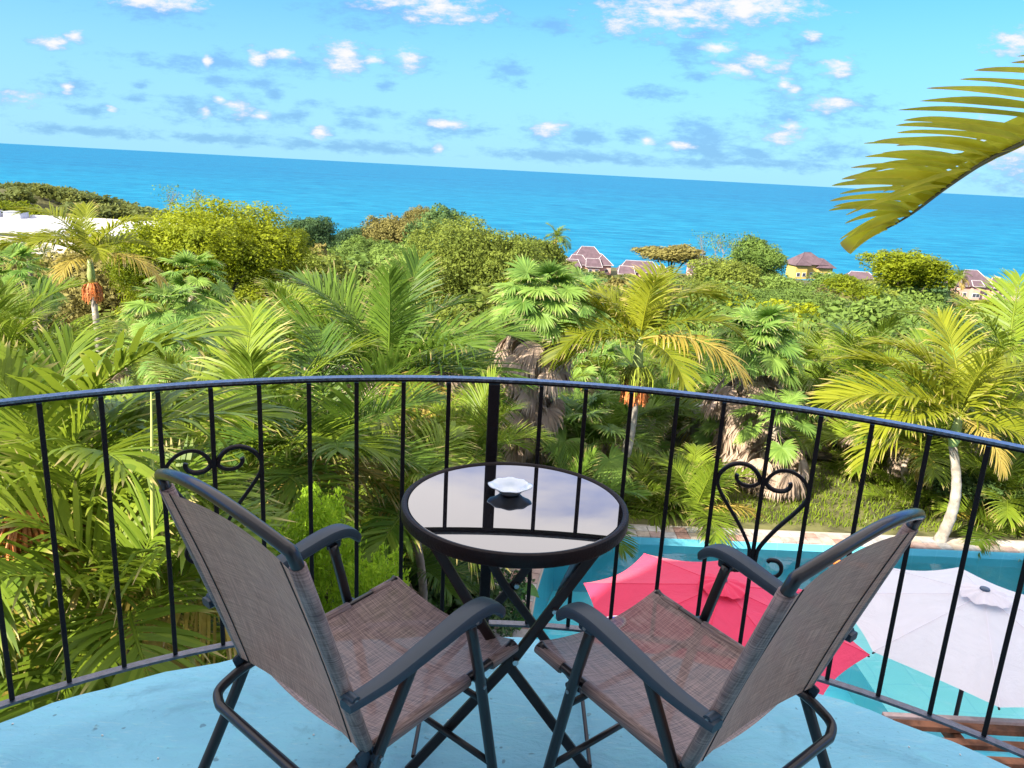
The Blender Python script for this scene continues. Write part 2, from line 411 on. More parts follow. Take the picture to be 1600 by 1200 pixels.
# ------------------------------------------------------------------ railing
def rp(a, r=RR, z=0): return Vector((RC.x+r*sin(a), RC.y+r*cos(a), z))     # a measured from +Y
tops = [(60,619),(156,608),(245,600),(328,595),(404,591),(482,588),(557,587),(631,587),(702,588),(773,589),(847,593),(917,599),(988,605),(1060,612),(1133,621),(1210,630),(1285,641),(1365,653),(1455,669),(1547,686)]
railing = thing('balcony_railing', 'curved black wrought iron railing with heart scrolls around the blue balcony', 'railing')
angs = []
for q in tops:
    p = atz(*q, .95); angs.append(atan2(p.x-RC.x, p.y-RC.y))
st = (angs[-1]-angs[0])/(len(angs)-1)
allA = [angs[0]-st*k for k in range(9, 0, -1)]+angs+[angs[-1]+st*k for k in range(1, 10)]
postA = angs[9]
A0, A1 = allA[0]-st*.6, allA[-1]+st*.6
def arcpath(z, n=70, r=RR): return [rp(A0+(A1-A0)*k/n, r, z) for k in range(n+1)]
ends = lambda z: [Vector((RC.x-RR, HY, z))] if 0 else []
MB().tube(arcpath(.945), 1, 4, flat=(.0145, .0035), up=(0,0,1)).build('top_rail', mat('worn_sky_tinted_rail', (.05,.058,.075), .30, .9, coat=.6, bump=.35, bscale=150, var=.8, vscale=90), railing)  # black rail with lighter blue base, sky reflection put into the colour
MB().tube(arcpath(.938), 1, 4, flat=(.008, .004), up=(0,0,1)).build('rail_channel', black, railing)
MB().tube(arcpath(.125), 1, 4, flat=(.0125, .004), up=(0,0,1)).build('bottom_rail', mat('worn_purple_black_rail', (.05,.045,.065), .36, .8, coat=.4, bump=.3, bscale=150, var=.5, vscale=60), railing)
def bar(h, w):
    m = MB(); m.box((0, 0, h/2), (w, w, h), bev=.0015); return m.mesh('baluster', black)
bmesh_ = bar(.80, .0125)
for a in allA:
    if a == postA: continue
    p = rp(a, z=.131); link('baluster', bmesh_, railing, p, (0, 0, -a))
m = MB(); m.box((0, 0, .4695), (.034, .034, .925), bev=.003); m.box((0,0,.004), (.09,.09,.008), bev=.002); m.build('post', black, railing, loc=rp(postA)).rotation_euler = (0,0,-postA)
for a in (A0-.002, A1+.002):
    m = MB(); m.box((0, 0, .4725), (.034, .034, .945), bev=.003); m.build('post', black, railing, loc=rp(a)).rotation_euler = (0,0,-a)
def spiral(cx, cz, r_0, r_1, a0, a1, n=26):
    return [(cx+(r_0+(r_1-r_0)*(k/n))*cos(a0+(a1-a0)*k/n), cz+(r_0+(r_1-r_0)*(k/n))*sin(a0+(a1-a0)*k/n)) for k in range(n+1)]
def heart(a):
    h = thing  # noqa
    root_loc = rp(a, RR, .48)
    for s in (-1, 1):
        # 2D path in the plane of the railing (u, z), mirrored by s
        pts = spiral(.062, .205, .026, .060, radians(330)-2*pi*.75-radians(60), radians(180)-0)   # inner curl
        pts = []
        # inner curl: starts at the curl's end, winds outwards and passes over the top
        for k in range(34):
            t = k/33; ang = radians(-20-360*.0)+radians(0)
            ang = radians(120)-t*radians(290+0)          # clockwise
            r = .016+.044*min(1, t*1.35)
            pts.append((.064+r*cos(ang+radians(-190)), .262+r*sin(ang+radians(-190))))
        ex, ez = pts[-1]
        top = [(.0095, .275), (.018, .300), (.040, .322), (.070, .327), (.100, .313), (.122, .285), (.128, .255), (.120, .225), (.095, .180), (.06, .125), (.03, .07), (.013, .03), (.0100, .0), (.0105, -.02), (.020, -.038), (.036, -.047), (.053, -.042), (.062, -.026), (.060, -.008), (.050, .002), (.040, .0), (.036, -.006)]
        curl = [(.052, .272), (.050, .262), (.056, .252), (.066, .250), (.075, .257), (.077, .27)]
        inner = [(.074, .288), (.076, .279), (.072, .266), (.061, .256), (.046, .252), (.030, .254), (.017, .262)]
        # smooth catmull-rom
        P = [Vector((x, 0, z)) for x, z in inner+top]
        Q = []
        for i in range(len(P)-1):
            p0, p1, p2, p3 = P[max(i-1,0)], P[i], P[i+1], P[min(i+2, len(P)-1)]
            for k in range(4):
                t = k/4; Q.append(.5*((2*p1)+(p2-p0)*t+(2*p0-5*p1+4*p2-p3)*t*t+(3*p1-p0-3*p2+p3)*t**3))
        Q.append(P[-1])
        W_ = []
        for q in Q:
            kx, kz = (1.0, .875) if q.z > 0 else (1.0, 1.15)
            if q.z <= .003: kx = 1+.38*min(1, max(0, (q.x-.0105)/.04))
            W_.append(rp(a+s*q.x*kx/RR, RR-.001, .468+q.z*kz))
        MB().tube(W_, 1, 8, flat=(.0055, .0068), up=(0, 1, 0)).build('heart_scroll', black, railing, smooth=True)
heart(angs[3]); heart(angs[15])

# ------------------------------------------------------------------ bistro table
tb = thing('bistro_table', 'round black folding bistro table with dark mirror glass top', 'table', (.025, 1.95, 0))
def glass_top():
    m = bpy.data.materials.new('black_table_glass'); m.use_nodes = True; g = G(m.node_tree)
    out = g.n('ShaderNodeOutputMaterial'); p = g.n('ShaderNodeBsdfPrincipled')
    p.inputs['Base Color'].default_value = (.008, .008, .010, 1); p.inputs['Roughness'].default_value = .015
    p.inputs['IOR'].default_value = 1.9; p.inputs['Specular IOR Level'].default_value = .8
    p.inputs['Coat Weight'].default_value = 1; p.inputs['Coat Roughness'].default_value = .01; p.inputs['Coat IOR'].default_value = 1.7
    g.t.links.new(p.outputs[0], out.inputs[0]); return m
MB().lathe([(0, .690), (.2835, .690), (.2835, .694), (.2815, .6965), (0, .6965)], n=96).build('glass_top', glass_top(), tb)
MB().lathe([(.284, .664), (.297, .664), (.3005, .668), (.3015, .690), (.299, .6985), (.294, .7015), (.2885, .7005), (.2845, .6965), (.284, .664)], n=96).build('rim', black, tb, smooth=True)
for y in (-.19, .19):
    yo = y*1.0; so_ = .011 if y < 0 else -.011
    for s in (-1, 1):
        yy = yo+(so_ if s < 0 else 0)*1.0
        MB().tube([(s*.20, yy, .664), (s*.02, yy, .36), (-s*.245, yy, .0)][0:3], 1, 8, flat=(.0125, .005) if 0 else (.006, .0135), up=(s*1.0, 0, .6)).build('leg', brownmetal, tb)
    b = MB(); b.tube([(.021, yo-.016, .352), (.021, yo+.020, .352)], .0075, 12); b.build('bolt', steel, tb)
for (x, z) in ((.19, .655), (-.19, .655)):
    MB().tube([(x, -.19, z), (x, .19, z)], .007, 8).build('top_rail', brownmetal, tb)
for (x, z) in ((.235, .035), (-.235, .035)):
    MB().tube([(x, -.18, z), (x, .18, z)], .006, 8).build('cross_bar', brownmetal, tb)
for y in (-.19, .19):
    MB().tube([(.165, y+.01, .655), (.120, y+.012, .53)], 1, 6, flat=(.003, .011), up=(1, 0, 0)).build('locking_strut', mat('grey_strut', (.16, .19, .22), .3, .5, .6), tb)
    MB().tube([(.110, y-.014, .50), (.110, y+.02, .50)], .006, 10).build('bolt', steel, tb)

# ashtray
def ashtray():
    c = atz(797, 768, .702)
    o = thing('ashtray', 'small white scalloped ashtray standing on the black glass table', 'ashtray', (c.x, c.y, .6975))
    mt = mat('white_glazed_ceramic', (.72, .78, .84), .18, .6, coat=.5)
    prof = [(0, .003), (.020, .0), (.024, .002), (.031, .010), (.040, .017), (.0445, .0195), (.0450, .0215), (.042, .0225), (.034, .0200), (.0265, .012), (.023, .006), (.018, .0045), (0, .0045)]
    n = 64; vs = []; fs = []
    for (r, z) in [(a_*1.02, b_*1.15) for a_, b_ in prof]:
        for k in range(n):
            a = 2*pi*k/n; w = max(0, (r-.028)/.017)
            ear = max(0, cos(a*2))**3*.007*w; dip = .0012*w*cos(a*8)
            sc_ = 1.18+.008*w*cos(a*8)
            vs.append((r*sc_*cos(a)+ear*cos(a), r*sc_*sin(a)+ear*sin(a), z+dip))
    for i in range(len(prof)-1):
        for k in range(n): j = (k+1) % n; fs.append((i*n+k, i*n+j, i*n+n+j, i*n+n+k))
    MB().add(vs, fs).build('dish', mt, o, smooth='all')
    # faded printed motif in the bowl
    pm = MB(); 
    for k in range(7):
        a = k*.9; pm.lathe([(0, .0049), (.0035+.001*(k % 2), .0049), (.0035, .0048)], (.0065*cos(a)*(k > 0), .0065*sin(a)*(k > 0), .0), 10)
    pm.build('printed_motif', mat('orange_print', (.55, .22, .12), .5, var=.4, vscale=200), o)
    return o
ashtray()

# ------------------------------------------------------------------ folding sling chairs
def fabric(name, axes, alpha):
    m = bpy.data.materials.new(name); m.use_nodes = True; g = G(m.node_tree)
    out = g.n('ShaderNodeOutputMaterial'); p = g.n('ShaderNodeBsdfPrincipled')
    tc = g.n('ShaderNodeTexCoord').outputs['Object']
    sx = g.n('ShaderNodeSeparateXYZ', {0: tc}).outputs
    u, w = sx[0], sx[axes]
    def streak(a, b):
        v = g.n('ShaderNodeCombineXYZ', {0: g.m('MULTIPLY', u, a), 1: g.m('MULTIPLY', w, b), 2: 0.0}).outputs[0]
        return g.noise(v, 1, 3, .6)
    s1, s2 = streak(520, 16), streak(14, 520)
    s3, s4 = streak(240, 9), streak(8, 240)
    f = g.m('ADD', g.m('ADD', g.m('MULTIPLY', s1, .8), g.m('MULTIPLY', s2, .8)), g.m('ADD', g.m('MULTIPLY', s3, .38), g.m('MULTIPLY', s4, .38)))
    f = g.ss(f, .90, 1.48)
    c = g.mix(f, FAB[0], FAB[1])
    g.put(p, 'Base Color', c); p.inputs['Roughness'].default_value = .55; p.inputs['Specular IOR Level'].default_value = .35
    p.inputs['Sheen Weight'].default_value = .1
    wv = g.m('MULTIPLY', g.m('SINE', g.m('MULTIPLY', u, 2600)), g.m('SINE', g.m('MULTIPLY', w, 2600)))
    b = g.n('ShaderNodeBump', {'Height': g.m('ADD', g.m('MULTIPLY', f, .6), g.m('MULTIPLY', wv, .2)), 'Strength': .5, 'Distance': .0015}); g.t.links.new(b.outputs[0], p.inputs['Normal'])
    tr = g.n('ShaderNodeBsdfTransparent')
    mx = g.n('ShaderNodeMixShader', {0: g.m('MULTIPLY', g.m('SUBTRACT', 1.25, f), alpha)}); g.t.links.new(p.outputs[0], mx.inputs[1]); g.t.links.new(tr.outputs[0], mx.inputs[2])
    g.t.links.new(mx.outputs[0], out.inputs[0]); return m
FAB = ((.085, .052, .050), (.42, .30, .27))
fab_seat = fabric('seat_sling_mesh', 1, .10); FAB = ((.30, .120, .080), (.72, .375, .26)); fab_back = fabric('back_sling_mesh', 2, .012); FAB = ((.085, .052, .050), (.34, .245, .22)); fab_hem = fabric('sling_hem', 2, .0)
def lerp(a, b, t): return Vector(a)*(1-t)+Vector(b)*t
def cr(P, k=5):
    P = [Vector(p) for p in P]; Q = []
    for i in range(len(P)-1):
        p0, p1, p2, p3 = P[max(i-1,0)], P[i], P[i+1], P[min(i+2, len(P)-1)]
        for j in range(k):
            t = j/k; Q.append(.5*((2*p1)+(p2-p0)*t+(2*p0-5*p1+4*p2-p3)*t*t+(3*p1-p0-3*p2+p3)*t**3))
    Q.append(P[-1]); return Q
def make_chair():
    root = thing('folding_chair', 'x', 'chair')
    # back frame: U tube bowed up across the top
    BT = lambda s: Vector((s*.239, 0, .896)); SB = lambda s: Vector((s*.226, .178, .372))
    arc = [Vector((.239*sin(t), -.012*cos(t)**2*0-.03*(1-abs(sin(t))**2.2), .896+.050*(1-abs(sin(t))**2.0))) for t in [(-1+2*k/16)*pi/2 for k in range(17)]]
    arc[0] = BT(-1); arc[-1] = BT(1)
    MB().tube(cr([SB(-1), lerp(SB(-1), BT(-1), .5), BT(-1)-Vector((0,-.012,.035))], 4)+cr(arc, 2)[1:-1]+cr([BT(1)-Vector((0,-.012,.035)), lerp(SB(1), BT(1), .5), SB(1)], 4), .0125, 12).build('back_frame', darkmetal, root, smooth='all')
    # back sling with its hems round the tubes
    def back(u, v, off=0):
        s = -1+2*u
        t = .06+.90*(1-v)
        c = lerp(SB(s), BT(s), 1-t+.03) if 0 else lerp(BT(1), SB(1), t)
        x = s*c.x; sag = (1-s*s)*(.014+.020*sin(pi*v))
        side = .0135
        y = c.y-side*(1-(1-s*s)**.5*.0)+sag*1.2-.001
        z = c.z+.0*s + .012*(1-s*s)*(v > .5)*(v-.5)*2
        return Vector((x, y, z-.004+off*0))
    MB().grid(lambda u, v: back(u, v), 29, 25).build('back_sling', fab_back, root, smooth='all')
    for s in (-1, 1):
        MB().tube([lerp(BT(s), SB(s), .06+.90*k/8) for k in range(9)], .0158, 12).build('sling_hem', fab_hem, root, smooth='all')
        path = [back(.5+s*.425, k/14)+Vector((0, -.0012, 0)) for k in range(15)]
        MB().tube(path, 1, 4, flat=(.0016, .0008), up=(0, 1, 0)).build('seam', mat('dark_thread', (.03,.02,.022), .8), root)
    # seat: side tubes run on behind the back and bend across as one bar
    zf, zb = .405, .366
    side = lambda s: [Vector((s*.221, .640, zf+.012)), Vector((s*.221, .60, zf)), Vector((s*.221, .4, .388)), Vector((s*.221, .19, zb))]
    P = side(-1)+[Vector((-.222, .12, .345)), Vector((-.212, .088, .332)), Vector((-.175, .072, .326))]
    P2 = [Vector((-p.x, p.y, p.z)) for p in P][::-1]
    MB().tube(cr(P, 5)+cr(P2, 5), .0115, 12).build('seat_frame', darkmetal, root, smooth='all')
    def seat(u, v):
        s = -1+2*u; y = .19+.455*v; z = .366+(.405-.366)*v+.0135
        x = s*(.221)
        dip = (1-s*s)*(.034+.010*sin(pi*v))
        if v > .93: z += .004
        return Vector((x, y, z-dip))
    MB().grid(seat, 29, 25).build('seat_sling', fab_seat, root, smooth='all')
    hem = [Vector((s_*.221, .645, .405)) for s_ in (-1, 1)]
    for s in (-1, 1):
        hp = [Vector((s*.221, .20+.44*k/8, .368+.037*k/8+.001)) for k in range(9)]
        MB().tube([p for p in hp if not (.50 < p.y < .56)][:6], .0158, 12).build('sling_hem', fab_hem, root, smooth='all')
        MB().tube([Vector((s*.221, .555+.022*k, .3975+.002*k)) for k in range(5)], .0158, 12).build('sling_hem', fab_hem, root, smooth='all')
    # front and rear legs
    for s in (-1, 1):
        MB().tube(cr([(s*.250, .445, .575), (s*.249, .49, .40), (s*.247, .535, .20), (s*.247, .575, .012)], 4), 1, 10, flat=(.0095, .0125), up=(0,1,0)).build('front_leg', darkmetal, root, smooth='all')
        MB().tube(cr([(s*.250, .285, .560), (s*.243, .19, .37), (s*.243, .09, .18), (s*.243, -.005, .012)], 4), 1, 10, flat=(.0095, .0125), up=(0,1,0)).build('rear_leg', darkmetal, root, smooth='all')
        for (y, z) in ((.575, 0), (-.005, 0)):
            MB().lathe([(0, 0), (.014, 0), (.0145, .018), (.0125, .024), (0, .024)], (s*.245, y, .0), 12).build('foot_cap', mat('black_rubber', (.02,.02,.02), .7), root)
        # arm rest: swept section
        path = cr([(s*.260, .095, .545), (s*.261, .20, .553), (s*.261, .32, .578), (s*.261, .42, .600), (s*.261, .48, .602), (s*.260, .515, .585), (s*.260, .528, .562)], 6)
        n = len(path); R_ = []
        m = MB()
        secs = []
        for i, p in enumerate(path):
            t = i/(n-1); T = (path[min(i+1, n-1)]-path[max(i-1, 0)]).normalized(); X = Vector((1, 0, 0)); N = X.cross(T).normalized()
            if N.z < 0 and t < .8: N = -N
            w = .0165+.0095*min(1, t*2.2)-(.006*max(0, t-.9)*10); hh = .0105+.005*sin(pi*t)
            if t > .9: hh *= (1-(t-.9)*4.5)
            sec = []
            for (a, b) in ((-1,-.55),(-1,.35),(-.82,.85),(-.3,1.0),(.3,1.0),(.82,.85),(1,.35),(1,-.55),(.8,-.9),(-.8,-.9)):
                sec.append(p+X*a*w+N*b*hh)
            secs.append(sec)
        k = 10
        fs = [(i*k+j, i*k+(j+1) % k, (i+1)*k+(j+1) % k, (i+1)*k+j) for i in range(n-1) for j in range(k)]
        fs += [tuple(range(k)), tuple((n-1)*k+j for j in range(k-1, -1, -1))]
        m.add([q for sc_ in secs for q in sc_], fs).build('armrest', plastic, root, smooth=True)
        sx_ = s*.2385
        MB().box((s*.2585, .455, .578), (.010, .045, .034), bev=.004).build('arm_bracket', plastic, root)
        MB().tube([(s*.224, .112, .553), (s*.272, .112, .553)], .011, 12).build('arm_pivot', plastic, root, smooth=True)
        for (y, z, x_) in ((.112, .553, .274), (.455, .572, .266), (.497, .38, .260), (.19, .366, .257)):
            MB().tube([(s*(x_-.008), y, z), (s*x_, y, z)], .0048, 10).build('rivet', steel, root, smooth=True)
        # seat to leg brackets
        MB().tube([(s*.218, .500, .393), (s*.252, .500, .388)], .0125, 12).build('front_pivot', darkmetal, root, smooth=True)
        MB().tube([(s*.218, .186, .366), (s*.252, .186, .366)], .013, 12).build('rear_pivot', plastic, root, smooth=True)
        MB().box((s*.233, .168, .372), (.010, .045, .05), Matrix.Rotation(.35, 3, 'X'), .004).build('hinge_plate', plastic, root)
    MB().tube([(-.247, .545, .135), (.247, .545, .135)], .0088, 10).build('front_stretcher', darkmetal, root, smooth='all')
    MB().tube([(-.243, .045, .10), (.243, .045, .10)], .0088, 10).build('rear_stretcher', darkmetal, root, smooth='all')
    MB().tube([(-.245, .502, .338), (.245, .502, .338)], .008, 10).build('seat_cross_bar', darkmetal, root, smooth='all')
    return root
def copy_tree(o, parent=None):
    c = o.copy(); COL.objects.link(c); c.parent = parent
    for ch in list(o.children): copy_tree(ch, c)
    return c
chA = make_chair(); chA.location = (-.545, 1.391, 0); chA.rotation_euler = (0, 0, -.703)
tag(chA, 'brown sling folding chair left of the round table, its back nearest the railing hearts', 'chair', 'folding chairs on the balcony')
chA['label'] = 'brown mesh folding armchair on the left side of the round table'
chB = copy_tree(chA); chB.location = (.686, 1.391, 0); chB.rotation_euler = (0, 0, .704)
chB['label'] = 'brown mesh folding armchair on the right side, in front of the parasols'

# ------------------------------------------------------------------ pool
PZ = -4.85
pe = [(.95, 13.05), (.72, 12.1), (.52, 10.9), (.42, 9.9), (.38, 8.5), (.5, 7.2), (.9, 6.3), (1.8, 5.9)]
pool_out = [(x, y) for x, y in [(v.x, v.y) for v in cr([(a, b, 0) for a, b in pe], 4)]]+[(12.5, 5.9), (12.5, 13.35)]
def pool_tile(name, c1, c2, grout, sc, mosaic=False):
    m = bpy.data.materials.new(name); m.use_nodes = True; g = G(m.node_tree)
    out = g.n('ShaderNodeOutputMaterial'); p = g.n('ShaderNodeBsdfPrincipled')
    tc = g.n('ShaderNodeTexCoord').outputs['Object']
    nz = g.noise(tc, 1.2, 3, .5)
    dd = g.v('ADD', tc, g.v('SCALE', g.n('ShaderNodeTexNoise', {'Vector': tc, 'Scale': 2.2, 'Detail': 2}).outputs['Color']).outputs[0])
    dd.inputs[1].default_value = (0,0,0)
    wob = g.n('ShaderNodeTexNoise', {'Vector': tc, 'Scale': 2.4, 'Detail': 2.0}).outputs['Color']
    sc_ = g.n('ShaderNodeVectorMath', {0: wob, 'Scale': .10}, operation='SCALE')
    vv = g.v('ADD', tc, sc_.outputs[0]).outputs[0]
    br = g.n('ShaderNodeTexBrick', {'Vector': vv, 'Color1': (*c1, 1), 'Color2': (*c2, 1), 'Mortar': (*grout, 1), 'Scale': sc, 'Mortar Size': .012, 'Brick Width': .5, 'Row Height': .5}, offset=0)
    g.put(p, 'Base Color', g.mix(g.m('MULTIPLY', g.ss(nz, .35, .7), .4), br.outputs[0], tuple(min(1, x*1.3) for x in c1)))
    p.inputs['Roughness'].default_value = .4
    g.t.links.new(p.outputs[0], out.inputs[0]); return m
def build_pool():
    root = thing('swimming_pool', 'turquoise swimming pool below the balcony with stone coping', 'pool')
    n = len(pool_out); D = -5.85
    vs = [(x, y, PZ+.14) for x, y in pool_out]+[(x, y, D) for x, y in pool_out]
    fs = [(i, (i+1) % n, n+(i+1) % n, n+i) for i in range(n)]
    MB().add(vs, fs).build('pool_wall', pool_tile('pool_wall_tile', (.13, .47, .60), (.14, .49, .62), (.17, .52, .65), 1.2), root)
    fl = MB().add([(x, y, D) for x, y in pool_out], [tuple(range(n))]); fl.build('pool_floor', pool_tile('pool_floor_tile', (.16, .74, .93), (.17, .76, .94), (.14, .70, .90), .9), root)
    # shallow ledge seen as a paler rectangle, and the darker mosaic corner
    quadbox(MB(), 5.35, 8.6, 9.3, 12.2, D, -5.3).build('shallow_ledge', pool_tile('ledge_tile', (.34, .88, .95), (.35, .89, .96), (.29, .82, .92), .9), root)
    quadbox(MB(), 5.1, 9.0, 5.95, 8.2, D, -5.5).build('mosaic_shelf', pool_tile('blue_mosaic', (.02, .28, .62), (.05, .62, .88), (.04, .4, .65), 16), root)
    m = bpy.data.materials.new('pool_water'); m.use_nodes = True; g = G(m.node_tree)
    out = g.n('ShaderNodeOutputMaterial')
    tc = g.n('ShaderNodeTexCoord').outputs['Object']
    nz = g.noise(tc, 2.2, 3, .5, .6)
    b = g.n('ShaderNodeBump', {'Height': nz, 'Strength': .35, 'Distance': .06})
    gl = g.n('ShaderNodeBsdfGlossy', {'Roughness': .02, 'Normal': b.outputs[0]})
    tr = g.n('ShaderNodeBsdfTransparent', {'Color': (.80, .98, 1.0, 1)})
    fr = g.n('ShaderNodeFresnel', {'IOR': 1.33, 'Normal': b.outputs[0]})
    mx = g.n('ShaderNodeMixShader', {0: fr.outputs[0]}); g.t.links.new(tr.outputs[0], mx.inputs[1]); g.t.links.new(gl.outputs[0], mx.inputs[2])
    g.t.links.new(mx.outputs[0], out.inputs[0])
    o = MB().add([(x, y, 0) for x, y in pool_out], [tuple(range(n))]).build('pool_water', m, loc=(0, 0, PZ)); tag(o, kind='structure')
    # coping stones
    cols = [mat('coping_%s' % k, c, .8, .3, bump=.4, bscale=14, var=.2, vscale=7) for k, c in (('pink', (.40, .30, .28)), ('sand', (.42, .36, .31)), ('grey', (.33, .33, .34)), ('white', (.50, .48, .46)), ('rust', (.32, .20, .17)))]
    border = pool_out[:-2]
    line = [Vector((x, y, 0)) for x, y in reversed(border)]  # near to far along the left side
    far = [Vector((x, 13.05+.3*(x-.95)/11.5, 0)) for x in np.linspace(.95, 12.3, 48)]
    path = line+far[1:]
    for r_i, (o0, o1) in enumerate(((.0, .22), (.225, .44))):
        k = 0
        for i in range(len(path)-1):
            a, b_ = path[i], path[i+1]
            if (b_-a).length < .04: continue
            segs = max(1, int((b_-a).length/.24))
            for q in range(segs):
                p0 = a.lerp(b_, q/segs); p1 = a.lerp(b_, (q+1)/segs); T = (p1-p0).normalized(); N = Vector((-T.y, T.x, 0))
                j = rnd.uniform(-.03, .03); e = .006
                h = rnd.uniform(.0, .006)
                c4 = [p0+T*e+N*(o0+e), p1-T*e+N*(o0+e), p1-T*(e)+N*(o1-e)+T*j*.3, p0+T*e+N*(o1-e)+T*j*.3]
                z0, z1 = GZ-.03, GZ+.03+h
                vs = [(p.x, p.y, z0) for p in c4]+[(p.x, p.y, z1) for p in c4]
                MB().add(vs, [(4,5,6,7),(0,1,5,4),(1,2,6,5),(2,3,7,6),(3,0,4,7)]).build('coping_stone', rnd.choice(cols), root)
    return cols
cop = build_pool()
# mortar bed under the coping + paved patch left of the pool
pv = tag(MB().add([(-1.2, 5, GZ+.005), (.42, 5, GZ+.005), (.40, 8.5, GZ+.005), (.44, 9.9, GZ+.005), (.54, 10.9, GZ+.005), (.74, 12.1, GZ+.005), (.97, 13.05, GZ+.005), (12.4, 13.36, GZ+.005), (12.4, 13.9, GZ+.005), (.6, 13.6, GZ+.005), (.1, 12, GZ+.005), (-.5, 9.5, GZ+.005)], [tuple(range(12))]).build('paving', mat('mortar', (.40, .36, .32), .9, bump=.4, bscale=20)), kind='structure')
for i in range(14):
    for j in range(5):
        x = -.95+.29*j; y = 7.4+.33*i
        if x > -.05+.1*(y > 11)*(y-11): continue
        if x < -1.2+.25*(y-5)-.6: continue
        m = MB(); m.box((0,0,.012), (.27+rnd.uniform(-.02,.01), .30+rnd.uniform(-.03,.01), .03), bev=.006)
        o = m.build('paving_stone', rnd.choice(cop), pv, loc=(x+rnd.uniform(-.01,.01), y, GZ+.012)); o.rotation_euler = (0,0,rnd.uniform(-.05,.05))
# deck slab between the house and pool
dk = MB().add([(1.4, HY+.0, GZ+.012), (12.5, HY+.0, GZ+.012), (12.5, 5.9, GZ+.012), (1.8, 5.9, GZ+.012), (.9, 6.3, GZ+.012), (.6, 5.0, GZ+.012)], [tuple(range(6))]).build('pool_deck', mat('pale_deck', (.66, .63, .60), .8, var=.08)); tag(dk, kind='structure')
# lawn strip beyond the pool
lawn = MB().add([(.7, 13.6, GZ+.01), (13, 13.9, GZ+.01), (13, 18.5, GZ+.01), (.7, 18.0, GZ+.01)], [(0,1,2,3)]).build('lawn', mat('lawn_soil', (.09, .09, .03), .95, var=.5, vscale=2)); tag(lawn, kind='structure')
N = 16000
P = np.c_[NR.uniform(.8, 12.8, N), 13.95+NR.uniform(0, 4.4, N)**1.0, np.full(N, GZ)]
a = NR.uniform(0, 2*pi, N); h = NR.uniform(.04, .13, N); w = .012
dx = np.c_[np.cos(a)*w, np.sin(a)*w, np.zeros(N)]; up = np.c_[NR.normal(0, .03, (N, 2)), h]
V = np.stack([P-dx, P+dx, P+up+dx*.3, P+up-dx*.3], 1).reshape(-1, 3)
rr = np.repeat(NR.uniform(0, 1, N), 4)
go = link('lawn_grass', np_mesh('lawn_grass', V, np.arange(N*4).reshape(-1, 4), L_areca, np.c_[rr*0, rr, rr])); tag(go, 'short grass on the strip behind the pool coping', 'grass', kind='stuff')
# orange float
o = MB().tube([Vector((5.55+.2*k, 12.75-.02*k, PZ+.03+.01*sin(k))) for k in range(6)], .045, 12).build('pool_noodle', mat('orange_foam', (.85, .22, .04), .7), smooth=True); tag(o, 'orange foam pool noodle floating at the far edge of the pool', 'pool noodle')
# garden wall behind the lawn
gw = MB(); gw.box((7.6, 19.2, GZ+.4), (6.0, .22, .8)); o = gw.build('garden_wall', mat('grey_garden_wall', (.36, .35, .36), .9, bump=.5, bscale=8, var=.25, vscale=2)); tag(o, 'low grey garden wall at the back of the lawn behind the pool', 'wall')
o = MB(); o.tube([(4.2, 17.6, GZ+.12), (5.6, 17.9, GZ+.14), (7.6, 17.7, GZ+.12)], .11, 8); o = o.build('fallen_log', treebark); tag(o, 'weathered fallen log lying on the lawn before the garden wall', 'log')

